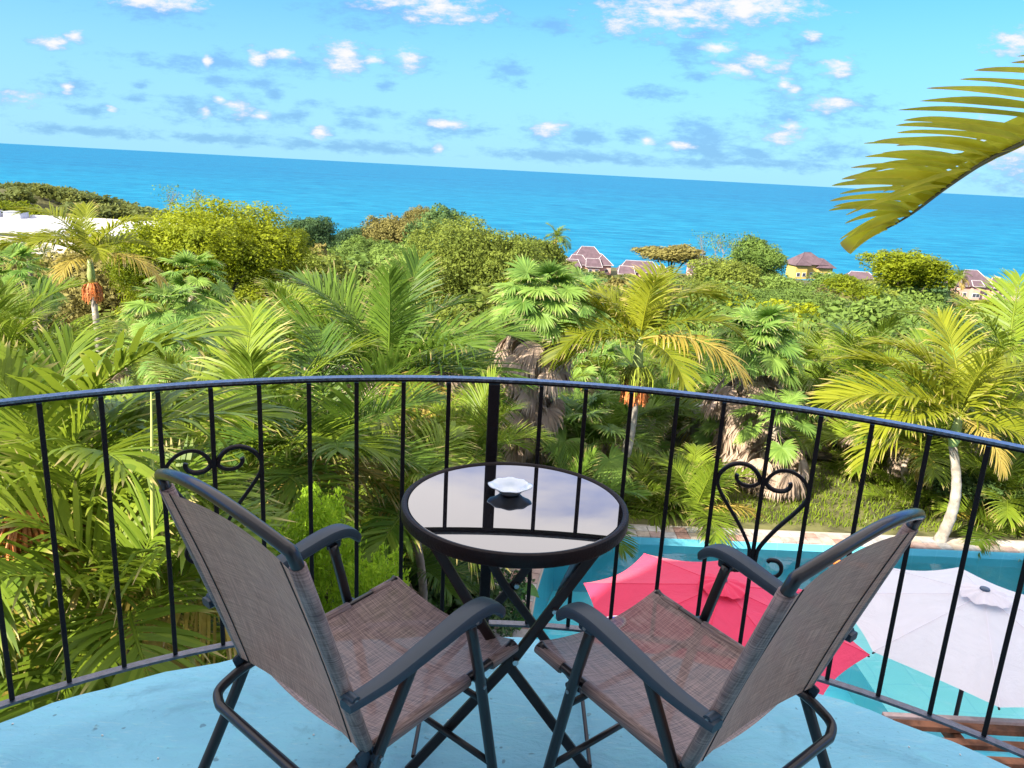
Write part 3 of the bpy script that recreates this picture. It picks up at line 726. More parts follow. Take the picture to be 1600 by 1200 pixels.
# parasols
def parasol(cx, cy, rz, h, R, rot, cloth, label, trimtwist, gz, pole_m):
    root = thing('parasol', label, 'parasol', (cx, cy, gz), 0, 'parasols over the pool')
    H = rz-gz; n = 8; seam_m = pinkseam if cloth is pink else whiteseam
    corner = lambda k: Vector((R*cos(rot+k*2*pi/n), R*sin(rot+k*2*pi/n), H))
    apex = Vector((0, 0, H+h)); r_in = .13
    for k in range(n):
        a, b = corner(k), corner(k+1)
        ta = apex.lerp(a, .10); tb = apex.lerp(b, .10)
        def fn(u, v, a=a, b=b):
            pa = apex.lerp(a, .03+.97*v); pb = apex.lerp(b, .03+.97*v)
            p = pa.lerp(pb, u)
            s = sin(pi*u)
            p.z -= .035*s*v*v+.012*s*sin(v*pi)     # cloth sags between the ribs
            mid = (a+b)/2-Vector((0,0,H)); mid.normalize()
            p -= Vector((mid.x, mid.y, 0))*s*.075*v**3
            p.z += .004*sin(u*21+k*2)*v*(1-v)
            return p
        MB().grid(fn, 11, 12).build('canopy_panel', cloth, root, smooth='all')
        MB().tube([apex.lerp(a, .12+.88*t/8)+Vector((0, 0, .001)) for t in range(9)], .0035, 5).build('seam', seam_m, root)
        MB().tube([apex.lerp(a, .03+.97*t/6)+Vector((0, 0, -.02)) for t in range(7)], .009, 6).build('rib', pole_m, root)
    # ruffled vent cap
    def cap(u, v):
        a = 2*pi*u; r = .03+.20*v
        return Vector((r*cos(a)*(1+.05*sin(a*5+sin(a*3)*2)*v), r*sin(a)*(1+.05*sin(a*5+sin(a*3)*2)*v), H+h+.045-.055*v**1.3+.013*sin(a*7+1+2*sin(a*2))*v+.008*sin(a*13+3*sin(a))*v-.02*max(0,v-.7)))
    MB().grid(cap, 72, 8, True).build('vent_cap', cloth, root, smooth='all')
    MB().lathe([(0, .072), (.026, .070), (.044, .062), (.048, .05), (.04, .035)], (0, 0, H+h), 20).build('finial', mat('blue_grey_finial', (.06,.10,.16), .3), root, smooth='all')
    MB().tube([(0, 0, .05), (0, 0, H+h)], .022, 14).build('pole', pole_m, root, smooth='all')
    MB().lathe([(0, 0), (.26, 0), (.26, .05), (.07, .09), (.05, .25), (0, .25)], (0,0,0), 28).build('base', mat('dark_base', (.05,.05,.05), .6), root)
    m = MB(); m.lathe([(.03, -.06), (.045, -.04), (.045, .12), (.03, .15)], (0,0,H*.52), 14); m.tube([(.04, 0, H*.52+.05), (-.17, -.05, H*.52+.08)], .008, 8); m.build('crank', pole_m, root)
    return root
def cloth_m(name, c, tr):
    m = bpy.data.materials.new(name); m.use_nodes = True; g = G(m.node_tree)
    out = g.n('ShaderNodeOutputMaterial'); p = g.n('ShaderNodeBsdfPrincipled'); tc = g.n('ShaderNodeTexCoord').outputs['Object']
    nz = g.noise(tc, 2.2, 5, .65, 1.5); fine = g.noise(tc, 300, 2, .5)
    g.put(p, 'Base Color', g.mix(g.ss(nz, .3, .7), tuple(x*.93 for x in c), c)); p.inputs['Roughness'].default_value = .75; p.inputs['Sheen Weight'].default_value = .15
    b = g.n('ShaderNodeBump', {'Height': g.m('ADD', nz, g.m('MULTIPLY', fine, .1)), 'Strength': .5, 'Distance': .04}); g.t.links.new(b.outputs[0], p.inputs['Normal'])
    t = g.n('ShaderNodeBsdfTranslucent', {'Color': (*tr, 1)}); mx = g.n('ShaderNodeMixShader', {0: .25})
    g.t.links.new(p.outputs[0], mx.inputs[1]); g.t.links.new(t.outputs[0], mx.inputs[2]); g.t.links.new(mx.outputs[0], out.inputs[0]); return m
pink = cloth_m('pink_canvas', (.90, .045, .14), (.9, .05, .12)); whitec = cloth_m('white_canvas', (.88, .84, .88), (.85, .8, .85))
pinkseam = mat('pink_seam', (.80, .03, .10), .8); whiteseam = mat('white_seam', (.84, .80, .86), .8)
pk = parasol(2.17, 7.05, -2.64, .36, 1.4, 2.756, pink, 'hot pink octagonal parasol over the pool, behind the right chair', 0, -6.08, black)
wt = parasol(4.83, 7.18, -2.67, .37, 1.4, 3.547, whitec, 'white octagonal parasol with a ruffled cap over the pool', 0, -6.08, mat('black_pole', (.015,.015,.02), .4))
# emblem printed on the pink canopy (purple and blue round patch with a white border)
def emblem():
    c = aty(956, 975, 6.35)
    # lies just above the canopy panel it is printed on
    H = -2.64; ap = Vector((2.17, 7.05, -2.64+.36)); n8 = 8
    a = Vector((2.17+1.4*cos(2.756), 7.05+1.4*sin(2.756), -2.64)); b = Vector((2.17+1.4*cos(2.756+pi/4), 7.05+1.4*sin(2.756+pi/4), -2.64))
    nrm = (a-ap).cross(b-ap).normalized(); nrm = nrm if nrm.z > 0 else -nrm
    d = c-CAM; t = (ap-CAM).dot(nrm)/d.dot(nrm); p = CAM+d*t
    X = (b-a).normalized(); Y = nrm.cross(X)
    for nm, r0_, r1_, mt, off in (('emblem_border', .105, .122, mat('white_print', (.85,.85,.85), .6), .012), ('emblem', 0, .105, None, .010)):
        m = MB(); vs = []; k = 40
        for r in (r0_, r1_):
            for i in range(k): q = 2*pi*i/k; vs.append(p+X*r*cos(q)*1.0+Y*r*sin(q)*1.15+nrm*off-pk.location)
        m.add(vs, [(i, (i+1) % k, k+(i+1) % k, k+i) for i in range(k)])
        if mt is None:
            mt = bpy.data.materials.new('purple_blue_print'); mt.use_nodes = True; g = G(mt.node_tree)
            out = g.n('ShaderNodeOutputMaterial'); pr = g.n('ShaderNodeBsdfPrincipled'); tc = g.n('ShaderNodeTexCoord').outputs['Object']
            w = g.n('ShaderNodeTexWave', {'Vector': tc, 'Scale': 3.2, 'Distortion': 1.0})
            g.put(pr, 'Base Color', g.mix(g.ss(w.outputs['Fac'], .3, .7), (.08, .10, .62), (.38, .03, .42))); g.t.links.new(pr.outputs[0], out.inputs[0])
        m.build(nm, mt, pk)
emblem()

# slatted pergola below the balcony, right
def pergola():
    root = thing('pergola', 'brown wooden slatted pergola roof beside the pool, below the railing', 'pergola', (5.2, 4.9, GZ))
    wd = mat('weathered_brown_wood', (.20, .085, .045), .7, .3, bump=.5, bscale=18, var=.5, vscale=5)
    pale = mat('pale_pink_beam', (.52, .40, .38), .8, var=.15)
    zt = -3.05-GZ
    sl = MB(); sl.box((0, 0, 0), (4.4, .085, .05), bev=.004); me = sl.mesh('slat', wd)
    for k in range(11):
        link('slat', me, root, (.55+rnd.uniform(-.03,.03), 1.14-.205*k, zt+.03), (rnd.uniform(-.04,.04), 0, rnd.uniform(-.006,.006)))
    MB().box((.55, 1.27, zt-.02), (4.5, .06, .13), bev=.006).build('front_beam', pale, root)
    for x in (-1.1, .35, 1.8): MB().box((x, 0, zt-.075), (.08, 2.6, .12), bev=.005).build('joist', wd, root)
    for x, y in ((-1.1, 1.1), (1.8, 1.1), (-1.1, -1.1), (1.8, -1.1)):
        MB().box((x, y, (zt-.14)/2), (.11, .11, zt-.14), bev=.006).build('post', wd, root)
pergola()

# ------------------------------------------------------------------ palm leaves
def strip_leaf(V, F, C, base, d, side, length, width, droop, rn, sfr, nseg=4, taper=.72, fold=0.0, droopdir=None):
    """one leaflet: a strip that bends under gravity, folded lightly along its midrib"""
    o = len(V); g = droopdir if droopdir is not None else np.array([0, 0, -1.0])
    p = np.array(base, float); d = np.array(d, float); d /= np.linalg.norm(d)
    side = np.array(side, float)
    cols = 3 if fold else 2
    for k in range(nseg+1):
        t = k/nseg
        w = width*(.35+1.0*min(1, t/.25))*(1-max(0, (t-taper)/(1-taper))**1.5)/1.35
        w = max(w, width*.04)
        sd_ = side-d*side.dot(d); nn_ = np.linalg.norm(sd_); sd_ = sd_/nn_ if nn_ > 1e-6 else side
        up = np.cross(d, sd_)
        if fold:
            V += [p-sd_*w*.5+up*fold*w, p.copy(), p+sd_*w*.5+up*fold*w]
        else: V += [p-sd_*w*.5, p+sd_*w*.5]
        C += [(t, rn, sfr)]*cols
        d = d+g*droop*(.3+t*1.4)/nseg; d /= np.linalg.norm(d)
        p = p+d*length/nseg
    for k in range(nseg):
        for c in range(cols-1): F.append((o+k*cols+c, o+k*cols+c+1, o+(k+1)*cols+c+1, o+(k+1)*cols+c))

def frond_mesh(name, mt, e0, bend, nl=46, ll=.34, lw=.030, vang=.5, droop=.55, ang=(75, 25), petiole=.12, seed=0, broken=.09, fold=.0, curl=0):
    rs = np.random.RandomState(seed); N = 16
    pts = []; p = np.array([0., 0, 0]); ys = 0
    for k in range(N+1):
        s = k/N; e = e0-bend*s**1.35; pts.append(p.copy())
        yaw = curl*s*s
        p = p+np.array([cos(e)*cos(yaw), cos(e)*sin(yaw), sin(e)])/N
    pts = np.array(pts)
    V, F, C = [], [], []
    # rachis: four-sided tapering
    for k in range(N+1):
        s = k/N; T = pts[min(k+1, N)]-pts[max(k-1, 0)]; T /= np.linalg.norm(T)
        sdv = np.cross([0, 0, 1.], T); sdv = sdv/np.linalg.norm(sdv) if np.linalg.norm(sdv) > .05 else np.array([0, 1., 0]); up = np.cross(T, sdv)
        r = .014*(1-.85*s)+.001
        for a, b in ((1, .3), (0, 1), (-1, .3), (0, -.8)): V.append(pts[k]+sdv*a*r+up*b*r*.8); C.append((.0, 1.0, s))
    for k in range(N):
        for j in range(4): F.append((k*4+j, k*4+(j+1) % 4, (k+1)*4+(j+1) % 4, (k+1)*4+j))
    for sidei in (-1, 1):
        for i in range(nl):
            s = petiole+(1-petiole)*(i+rs.uniform(-.25, .25)+.5)/nl
            s = min(.998, s); f = s*N; k = int(min(N-1, f)); fr = f-k
            b = pts[k]*(1-fr)+pts[k+1]*fr; T = pts[k+1]-pts[k]; T /= np.linalg.norm(T)
            sdv = np.array([-T[1], T[0], 0]); l_ = np.linalg.norm(sdv)
            sdv = sdv/l_ if l_ > .1 else np.array([0, 1., 0])
            up = np.cross(T, sdv)
            if up[2] < 0 and abs(up[2]) > .2 and e0 < 1.4: pass
            A = radians(ang[0]+(ang[1]-ang[0])*s**1.1+rs.uniform(-5, 5))
            va = vang*(1-.35*s)+rs.uniform(-.12, .12)
            d = T*cos(A)+(sdv*sidei*cos(va)+up*sin(va))*sin(A)
            q = (s-petiole)/(1-petiole)
            l = ll*(max(.02, sin(pi*(.13+.80*q)))**.62)*rs.uniform(.92, 1.06)
            if rs.rand() < broken: l *= rs.uniform(.3, .7)
            dr_ = droop*(2.6 if rs.rand() < .10 else 1)
            wv = T-d*T.dot(d); wv /= np.linalg.norm(wv)
            wv = wv*1.0+up*rs.uniform(-.25, .25)
            strip_leaf(V, F, C, b, d, wv*sidei, l, lw*rs.uniform(.75, 1.2), dr_*rs.uniform(.5, 1.6), rs.rand(), s, 4, .6, fold)
    return np_mesh(name, np.array(V), np.array(F), mt, np.array(C))

def fan_mesh(name, mt, e0, pet=.75, R=.52, n=34, seed=0, droop=.5, spread=150, dead=False):
    rs = np.random.RandomState(seed); V, F, C = [], [], []
    N = 8; p = np.array([0., 0, 0]); pts = []
    for k in range(N+1):
        e = e0-.5*(k/N)**2; pts.append(p.copy()); p = p+np.array([cos(e), 0, sin(e)])*pet/N
    T = pts[-1]-pts[-2]; T /= np.linalg.norm(T)
    for k in range(N+1):
        r = .010
        for a, b in ((1, 0), (0, 1), (-1, 0), (0, -1)): V.append(pts[k]+np.array([0, a*r, b*r*.6])); C.append((0, 1., 0))
    for k in range(N):
        for j in range(4): F.append((k*4+j, k*4+(j+1) % 4, (k+1)*4+(j+1) % 4, (k+1)*4+j))
    sdv = np.array([0, 1., 0]); up = np.cross(T, sdv); 
    tilt = rs.uniform(.3, .8) if not dead else .1
    T2 = T*cos(tilt)+np.array([0,0,-1.])*sin(tilt); T2 /= np.linalg.norm(T2); up = np.cross(T2, sdv)
    for i in range(n):
        a = radians(-spread+2*spread*(i+.5)/n+rs.uniform(-1.5, 1.5))
        cone = .22+.1*cos(a)
        d = T2*cos(a)+sdv*sin(a)+up*cone
        l = R*(.80+.28*cos(a*.55)**2)*rs.uniform(.93, 1.05)
        wv = np.cross(up, d); zig = .35 if i % 2 else -.35
        strip_leaf(V, F, C, pts[-1], d, wv+up*zig, l, R*.115, droop*rs.uniform(.6, 1.6), rs.rand(), .5, 5, .42)
    return np_mesh(name, np.array(V), np.array(F), mt, np.array(C))

EL = [85, 70, 55, 40, 22, 5, -15]
def frond_set(mt, **kw):
    out = []
    for i, e in enumerate(EL):
        for j in range(2):
            k = dict(nl=44, ll=.36, lw=.032, vang=.55, droop=.5); k.update(kw)
            bd = (k.pop('bend', 1.0))*(.75+.35*j)*(1.0 if e < 80 else .55)
            out.append((e, frond_mesh('frond', mt, radians(e), bd, seed=i*7+j*3+1, curl=(j-.5)*.35, **k)))
    return out
SETS = {
 'areca': frond_set(L_areca, ll=.42, lw=.0135, nl=64, vang=.65, droop=.55, bend=1.15),
 'dark':  frond_set(L_dark, ll=.38, lw=.0150, nl=62, vang=.55, droop=.45, bend=1.0),
 'gold':  frond_set(L_yel, ll=.40, lw=.0195, nl=56, vang=.5, droop=.6, bend=1.35),
 'green': frond_set(L_areca, ll=.40, lw=.0165, nl=60, vang=.40, droop=.65, bend=1.3),
}
SETS['near'] = frond_set(L_areca, ll=.44, lw=.0245, nl=40, vang=.5, droop=.7, bend=1.25, ang=(68, 22))
DYING = [(e, frond_mesh('frond', L_dying, radians(e), 1.3, nl=46, ll=.36, lw=.017, vang=.2, droop=1.1, seed=60+i, broken=.2)) for i, e in enumerate((20, 0, -20))]
DEADF = [frond_mesh('dead_frond', L_dead, radians(e), .9, nl=34, ll=.30, lw=.020, vang=-.3, droop=1.6, seed=40+i) for i, e in enumerate((-15, -40, -60, 15))]
FANS = [(e, fan_mesh('fan_leaf', L_fan, radians(e), seed=i, droop=.6+.15*(i % 3), pet=.68, R=.44, n=40)) for i, e in enumerate((85, 65, 45, 30, 10, -10, -30))]
FDEAD = [(e, fan_mesh('dead_fan_leaf', L_dead, radians(e), seed=20+i, droop=2.2, n=24, spread=95, dead=True, R=.5)) for i, e in enumerate((-35, -55, -68, -78))]

def fruit_mesh(mt, n=70, R=.22, seed=3):
    rs = np.random.RandomState(seed); m = MB()
    for i in range(n):
        a = rs.uniform(0, 2*pi); r = R*rs.uniform(.45, 1); L_ = R*rs.uniform(1.1, 1.7)
        P_ = [Vector((0, 0, 0)), Vector((r*.6*cos(a), r*.6*sin(a), -.02)), Vector((r*cos(a), r*sin(a), -L_*.45)), Vector((r*1.05*cos(a), r*1.05*sin(a), -L_))]
        m.tube(P_, [.006, .008, .011, .007], 3, cap=False)
        for k in range(5):
            t = rs.uniform(.3, 1); q = P_[1].lerp(P_[3], t); s_ = .012
            q += Vector(rs.normal(0, .012, 3)); m.add([q+Vector(v)*s_ for v in ((1,0,0),(0,1,0),(-1,0,0),(0,-1,0),(0,0,1.2),(0,0,-1.2))], [(0,1,4),(1,2,4),(2,3,4),(3,0,4),(1,0,5),(2,1,5),(3,2,5),(0,3,5)])
    return m.mesh('fruit_cluster', mt)
FR_O = fruit_mesh(fruit); FR_G = fruit_mesh(greenfruit, 60, .26, 5)

def trunk_obj(root, a, b, r0_, r1_, mt, rings=True, n=14, name='trunk'):
    a, b = Vector(a), Vector(b); k = max(6, int((b-a).length/.11)) if rings else 8
    P, R = [], []
    off = Vector((rnd.uniform(-.08, .08), rnd.uniform(-.08, .08), 0))
    for i in range(k+1):
        t = i/k; P.append(a.lerp(b, t)+off*sin(pi*t)*2); R.append((r0_+(r1_-r0_)*t)*(1+(.05 if i % 2 else -.03)*(1 if rings else 0)+(.15*max(0, 1-t*9) if t < .12 else 0)))
    return MB().tube(P, R, n).build(name, mt, root, smooth='all')

REL = {}
def feather_palm(label, crown, L, n=13, kind='areca', base=None, tr=.06, fruitk=None, shaftlen=0, group=None, az0=None, emin=-25, emax=88, dead=0, name='feather_palm', bk=None, fronds=None):
    crown = Vector(crown); base = Vector(base) if base is not None else Vector((crown.x+rnd.uniform(-.2,.2), crown.y+rnd.uniform(-.2,.2), ground(crown.x, crown.y)))
    root = thing(name, label, 'palm', base, 0, group)
    rel = crown-base; REL[root.name] = rel.copy()
    st_ = SETS[kind]
    if rel.z > .3:
        top = rel-Vector((0, 0, shaftlen))
        trunk_obj(root, (0, 0, -.05), top, tr*1.3, tr*.85, bk or bark)
        if shaftlen: MB().tube([top, top.lerp(rel, .25), top.lerp(rel, .6), rel+Vector((0,0,.05))], [tr*.85, tr*1.25, tr*1.0, tr*.5], 14).build('crownshaft', shaft, root, smooth='all')
    az = rnd.uniform(0, 6.28) if az0 is None else az0
    lst = fronds or [(az+i*2.399, emax-(emax-emin)*((i+.5)/n)**.9+rnd.uniform(-6, 6), 1) for i in range(n)]
    for (a, e, sc_) in lst:
        c = sorted(DYING if (e < 22 and rnd.random() < .30) else st_, key=lambda q: abs(q[0]-e)+rnd.uniform(0, 9))[0]
        s_ = L*rnd.uniform(.88, 1.1)*sc_*(.8 if e > 80 else 1)
        link('frond', c[1], root, rel, (rnd.uniform(-.22, .22), -radians(e-c[0])*.6, a), s_)
    for i in range(dead):
        link('dead_frond', rnd.choice(DEADF), root, rel-Vector((0,0,.08)), (0, 0, rnd.uniform(0, 6.28)), L*rnd.uniform(.6, .85))
    if fruitk:
        fz = rel-Vector((0, 0, shaftlen+.02))
        for j, (fm, dz, s_) in enumerate(fruitk):
            link('fruit_cluster', FR_O if fm == 'o' else FR_G, root, fz-Vector((0, 0, dz)), (0, 0, rnd.random()*6), s_)
    return root

def fan_palm(label, crown, sc=1.0, n=26, ndead=34, base=None, skirt=1.2, group=None, emin=-37):
    crown = Vector(crown); base = Vector(base) if base is not None else Vector((crown.x, crown.y, ground(crown.x, crown.y)))
    root = thing('fan_palm', label, 'palm', base, 0, group); rel = crown-base
    trunk_obj(root, (0, 0, -.05), rel, .11*sc, .10*sc, bark)
    for i in range(n):
        e = 88-(88-emin)*((i+.5)/n)**.9; sc_v = 1; c = sorted(FANS, key=lambda q: abs(q[0]-e)+rnd.uniform(0, 12))[0]
        link('fan_leaf', c[1], root, rel+Vector((0,0,-.10*(i/n))), (rnd.uniform(-.4, .4), 0, i*2.399+rnd.uniform(-.2,.2)), sc*rnd.uniform(.85, 1.1))
    for i in range(ndead):
        t = (i+.5)/ndead; c = FDEAD[min(3, int(t*2.5)+rnd.randint(0, 1))]
        link('dead_fan_leaf', c[1], root, rel+Vector((0,0,-.05-skirt*t)), (rnd.uniform(-.3, .3), 0, i*2.399), sc*rnd.uniform(.85, 1.15))
    return root

# --- named palms of the grove (crown heart placed along its line of sight, trunk down to the ground)
def C(px, py, Y): return aty(px, py, Y)
feather_palm('slender palm with red-orange fruit cluster and thin pale trunk, far left of the grove', C(140,402,19), 1.95, 11, 'gold', base=Vector((C(156,600,19).x, 19, ground(-10, 19))), tr=.075, fruitk=[('o', -.05, 1.15), ('o', .10, 1.0)], shaftlen=.62, bk=palebark, name='christmas_palm',
   fronds=[(3.0, 62, .95), (.15, 62, .95), (3.3, 30, 1.1), (-.1, 14, 1.0), (2.7, 42, 1.0), (-1.57, 12, .75), (-1.0, 40, .8), (.8, 35, .9), (2.0, 45, .9), (-2.2, 50, .8), (1.57, 86, .8)])
big_palm = feather_palm('largest feather palm, mid-left, with one upright frond at its heart and dried lower fronds', C(606,585,12.5), 2.25, 15, 'dark', tr=.12, dead=11, az0=.3, emin=-12,
   fronds=[(-1.5, 86, 1.05), (1.4, 80, .9), (2.5, 62, 1), (.6, 60, 1), (3.3, 42, 1.05), (-.1, 44, 1.05), (2.9, 55, 1.0), (-.6, 40, .95), (-2.6, 35, 1), (3.5, 20, 1.1), (-.35, 22, 1.1), (1.7, 40, .9), (-2.2, 5, .9), (-1.0, 8, .9), (.3, 8, 1.05)])
BIGREL = REL[big_palm.name]
for a_, e_, s2 in ((3.0, 2, 1.9), (2.75, -8, 1.7), (.1, -6, 1.8), (-2.9, -14, 1.7), (-.4, -20, 1.6), (3.4, 12, 1.6)):
    link('dead_frond', DEADF[3] if e_ > -12 else DEADF[0], big_palm, BIGREL-Vector((0,0,.05)), (rnd.uniform(-.2,.2), 0, a_), s2)
feather_palm('christmas palm in the middle with orange fruit just under its crown, above the table', C(1000,530,15), 1.95, 12, 'gold', base=Vector((C(962,770,15.0).x-.05, 15.0, GZ)), tr=.09, fruitk=[('o', .02, 1.35), ('o', .1, 1.2), ('g', -.25, 1.3)], shaftlen=.75, bk=palebark, name='christmas_palm',
   fronds=[(-1.57, 88, .95), (1.2, 72, .85), (2.7, 62, 1), (.35, 60, 1), (3.1, 40, 1.05), (-.05, 38, 1.1), (-2.7, 28, 1.05), (-.5, 18, 1.05), (2.2, 50, .9), (.9, 40, .9), (3.6, 12, 1), (-1.1, 5, .8)])
feather_palm('tall christmas palm at the right with a thick ringed trunk standing behind the white parasol', C(1498,652,13.6), 1.95, 14, 'gold', base=Vector((C(1463,862,13.6).x, 13.6, GZ)), tr=.082, shaftlen=.55, bk=palebark, name='christmas_palm',
   fronds=[(-1.4, 84, 1), (1.6, 76, 1), (2.6, 66, 1.05), (.6, 62, 1.05), (3.0, 48, 1.15), (0, 50, 1.1), (3.25, 30, 1.2), (-.2, 25, 1.1), (-2.7, 18, 1.15), (-.7, 5, .9), (2.1, 50, 1), (1.1, 44, 1), (3.5, 5, 1.1), (-1.2, -5, .7)])
feather_palm('feather palm rising at the right edge behind the thick ringed trunk', C(1572,600,18), 2.6, 14, 'green', tr=.1, emin=0)
feather_palm('young bright palm with fanned fronds standing just behind the pool coping', C(1085,800,14.5), 1.75, 11, 'green', tr=.07, emin=5, dead=2,
   fronds=[(-1.6, 84, .9), (2.8, 50, 1), (.3, 50, 1), (3.2, 25, 1.1), (0, 20, 1.1), (-2.6, 18, 1.05), (-.6, 15, 1), (-1.5, 30, .9), (1.4, 60, 1), (2.2, 70, .9), (.9, 66, .9)])
feather_palm('near palm at the far left with a tall upright frond above the rail', C(62,770,6.0), 1.75, 13, 'near', tr=.07,
   fronds=[(-1.5, 87, 1.0), (1.57, 84, 1.05), (2.9, 60, 1), (.3, 40, 1.1), (-.1, 62, 1.15), (3.3, 30, 1.1), (-.5, 20, 1), (-2.3, 18, 1), (-1.2, -5, .9), (.8, 45, 1), (2.2, 50, 1)])
feather_palm('feather palm left of centre with feathery fronds standing behind the left heart scroll', C(392,735,8.2), 1.85, 13, 'green', tr=.07,
   fronds=[(-1.5, 86, 1.1), (1.4, 80, 1.0), (.5, 62, 1.05), (2.7, 58, 1.0), (-.2, 45, 1.1), (3.2, 38, 1.15), (-.8, 25, 1), (-2.4, 22, 1), (0.1, 15, 1), (-1.6, 5, .9), (1.9, 45, 1)])
feather_palm('dense low palm with long arching fronds filling the lower left corner below the rail', C(205,965,4.9), 1.45, 14, 'near', tr=.06, emin=-5)
near_palm = feather_palm('yellowing palm behind the leftmost balusters, its fronds curving right', C(95,835,5.4), 1.5, 12, 'near', tr=.06, emin=0, dead=2, fruitk=[('o', -.2, .8)])
feather_palm('bright green palm behind the left armrest, between chair and table', C(640,800,8.6), 1.35, 11, 'near', tr=.05, emin=5, emax=80)
feather_palm('dark spiky palm under the rail, left of the centre post', C(520,720,8.4), 1.5, 12, 'dark', tr=.06, emin=5, emax=75)
feather_palm('palm with hanging fronds just left of the centre post', C(655,655,11), 1.6, 11, 'green', tr=.07, emin=-35, emax=50)
feather_palm('small bright sprout of a palm at the foot of the centre post', C(735,720,10.5), 1.3, 10, 'areca', tr=.05, emin=5)
feather_palm('palm right of the centre post in front of the dead skirt', C(890,790,13.5), 1.4, 11, 'dark', tr=.06, emin=0)
feather_palm('feather palm at the right behind the rail, left of the tall ringed trunk', C(1335,600,20), 2.2, 13, 'green', tr=.09, emin=0)
feather_palm('low palm with pale dried fronds behind the lawn', C(1370,740,17.2), 1.7, 12, 'areca', tr=.07, emin=0, dead=4)
feather_palm('bright thicket palm at the right edge, behind the white parasol', C(1570,800,15.2), 2.0, 13, 'areca', tr=.07, emin=5)
feather_palm('green palm between the ringed trunk and the right heart scroll', C(1420,700,16.2), 1.9, 13, 'areca', tr=.07, emin=5)
feather_palm('low fronds at the foot of the thick ringed trunk', C(1560,850,14.2), 1.3, 11, 'areca', tr=.05, emin=0, emax=75)
feather_palm('tall young palm behind the slender fruiting palm at the left', C(300,650,14), 1.6, 12, 'green', tr=.07, emin=0)
feather_palm('broad palm spreading behind the largest feather palm', C(480,560,16), 2.3, 13, 'green', tr=.08, emin=0)
feather_palm('pale frond tuft at the extreme left edge below the white roof', C(8,570,12), 1.7, 12, 'areca', tr=.07, emin=10)
feather_palm('bright palm tuft directly below the slender fruiting palm', C(190,775,8.5), 1.3, 12, 'near', tr=.06, emin=-5)
o_ = link('fruit_cluster', FR_O, near_palm, None); p_ = aty(42, 800, 4.9); o_.location = p_-near_palm.location; o_.scale = (1.0,)*3
feather_palm('low young palm on the lawn right of the right heart scroll', C(1300,770,17.8), 1.25, 11, 'dark', tr=.05, emin=5, dead=2)
feather_palm('low young palm at the back of the lawn left of the ringed trunk', C(1410,800,15.6), 1.1, 11, 'areca', tr=.05, emin=5, dead=1)
feather_palm('low spreading palm beside the coping below the middle fruiting palm', C(1010,800,14.6), 1.15, 11, 'green', tr=.05, emin=5, dead=1)
# fan palms
fan_palm('tall fan palm right of the rail post, with a long skirt of dead leaves', C(840,478,15), .98, 34, 110, skirt=2.0, emin=-12)
fan_palm('fan palm with yellow-green leaves and dead skirt, right of the middle fruiting palm', C(1180,545,17), 1.12, 34, 100, skirt=2.0, emin=-15)
fan_palm('pale fan palm at the left, right of the slender fruiting palm', C(262,500,19), 1.1, 26, 14, skirt=1)
fan_palm('fan palm on the grove edge below the big yellow-green tree', C(300,445,23), 1.15, 26, 10, skirt=1)
fan_palm('fan palm low at the left behind the arching frond', C(290,560,17), 1.05, 24, 12, skirt=1)
fan_palm('drooping grey-green fan palm just behind the right heart scroll', C(1215,665,15.6), .95, 18, 50, skirt=1.0, emin=-10)
fan_palm('small fan palm at the left edge under the white-roofed building', C(30,440,24), 1.2, 24, 8, skirt=1)
fan_palm('fan palm tuft at the back, between the olive tree and the middle palm', C(900,470,24), 1.1, 22, 14, skirt=1)

# fillers: half-hidden palms of the grove
LM = [(62,560,'the tall frond at the left edge'), (148,455,'the red-orange fruit cluster'), (262,500,'the pale fan palm'), (335,560,'the left heart scroll'), (335,740,'the left heart scroll'), (440,560,'the arching fronds at mid-left'),
  (606,560,'the largest feather palm'), (500,850,'the bright conifers'), (700,640,'the centre post'), (840,600,'the skirted fan palm'), (985,620,'the middle orange fruit cluster'), (1085,760,'the young palm behind the coping'),
  (1190,660,'the right fan palm'), (1195,780,'the right heart scroll'), (1335,620,'the palm left of the ringed trunk'), (1475,760,'the thick ringed trunk'), (1580,620,'the palm at the right edge'), (150,800,'the leftmost balusters'), (40,920,'the lower left corner'),
  (330,392,'the biggest yellow-green tree'), (60,350,'the white roof'), (60,290,'the headland skyline'), (200,315,'the headland slope'), (485,360,'the flat-topped dark tree'), (655,350,'the dark skyline pair'), (748,425,'the round olive tree'), (920,390,'the first purple roof'), (1050,398,'the flat umbrella tree'), (1110,400,'the bare casuarina spires'), (1262,410,'the yellow house'), (1345,420,'the half-buried purple roof'), (1425,425,'the bright green skyline tree'), (1530,430,'the pink-walled house'), (1600,520,'the right edge canopy')]
USED = {}
def place_label(what, P, tail=''):
    px, py = proj(P); n = min(LM, key=lambda q: (q[0]-px)**2+((q[1]-py)*1.6)**2); dx, dy = px-n[0], py-n[1]
    if px < -20 or px > 1620: w = 'off beyond'
    elif abs(dx) > abs(dy)*1.2: w = 'right of' if dx > 0 else 'left of'
    else: w = 'below' if dy > 0 else 'above'
    mid = ' farther back,' if 16 <= P[1] < 60 else ''
    if len((what+mid+w+n[2]).split()) > 12: mid = ''
    b = '%s%s %s %s' % (what, mid, w, n[2]); k = USED.get(b, 0); USED[b] = k+1
    return b if k == 0 else b+', '+['first','second','third','fourth','fifth','sixth','seventh','eighth','ninth','tenth','eleventh','twelfth'][min(k, 11)]+' such'
placed = []
def clear_zone(x, y):
    if x > -.6 and y < 14.3: return False
    if 4.6 < x < 8.0 and y < 17.6: return False
    if y < 15.2 and x > -.6: return False
    if -2.3 < x < -.5 and y < 6.9: return False
    if y < 4.2: return False
    return True
cnt = 0
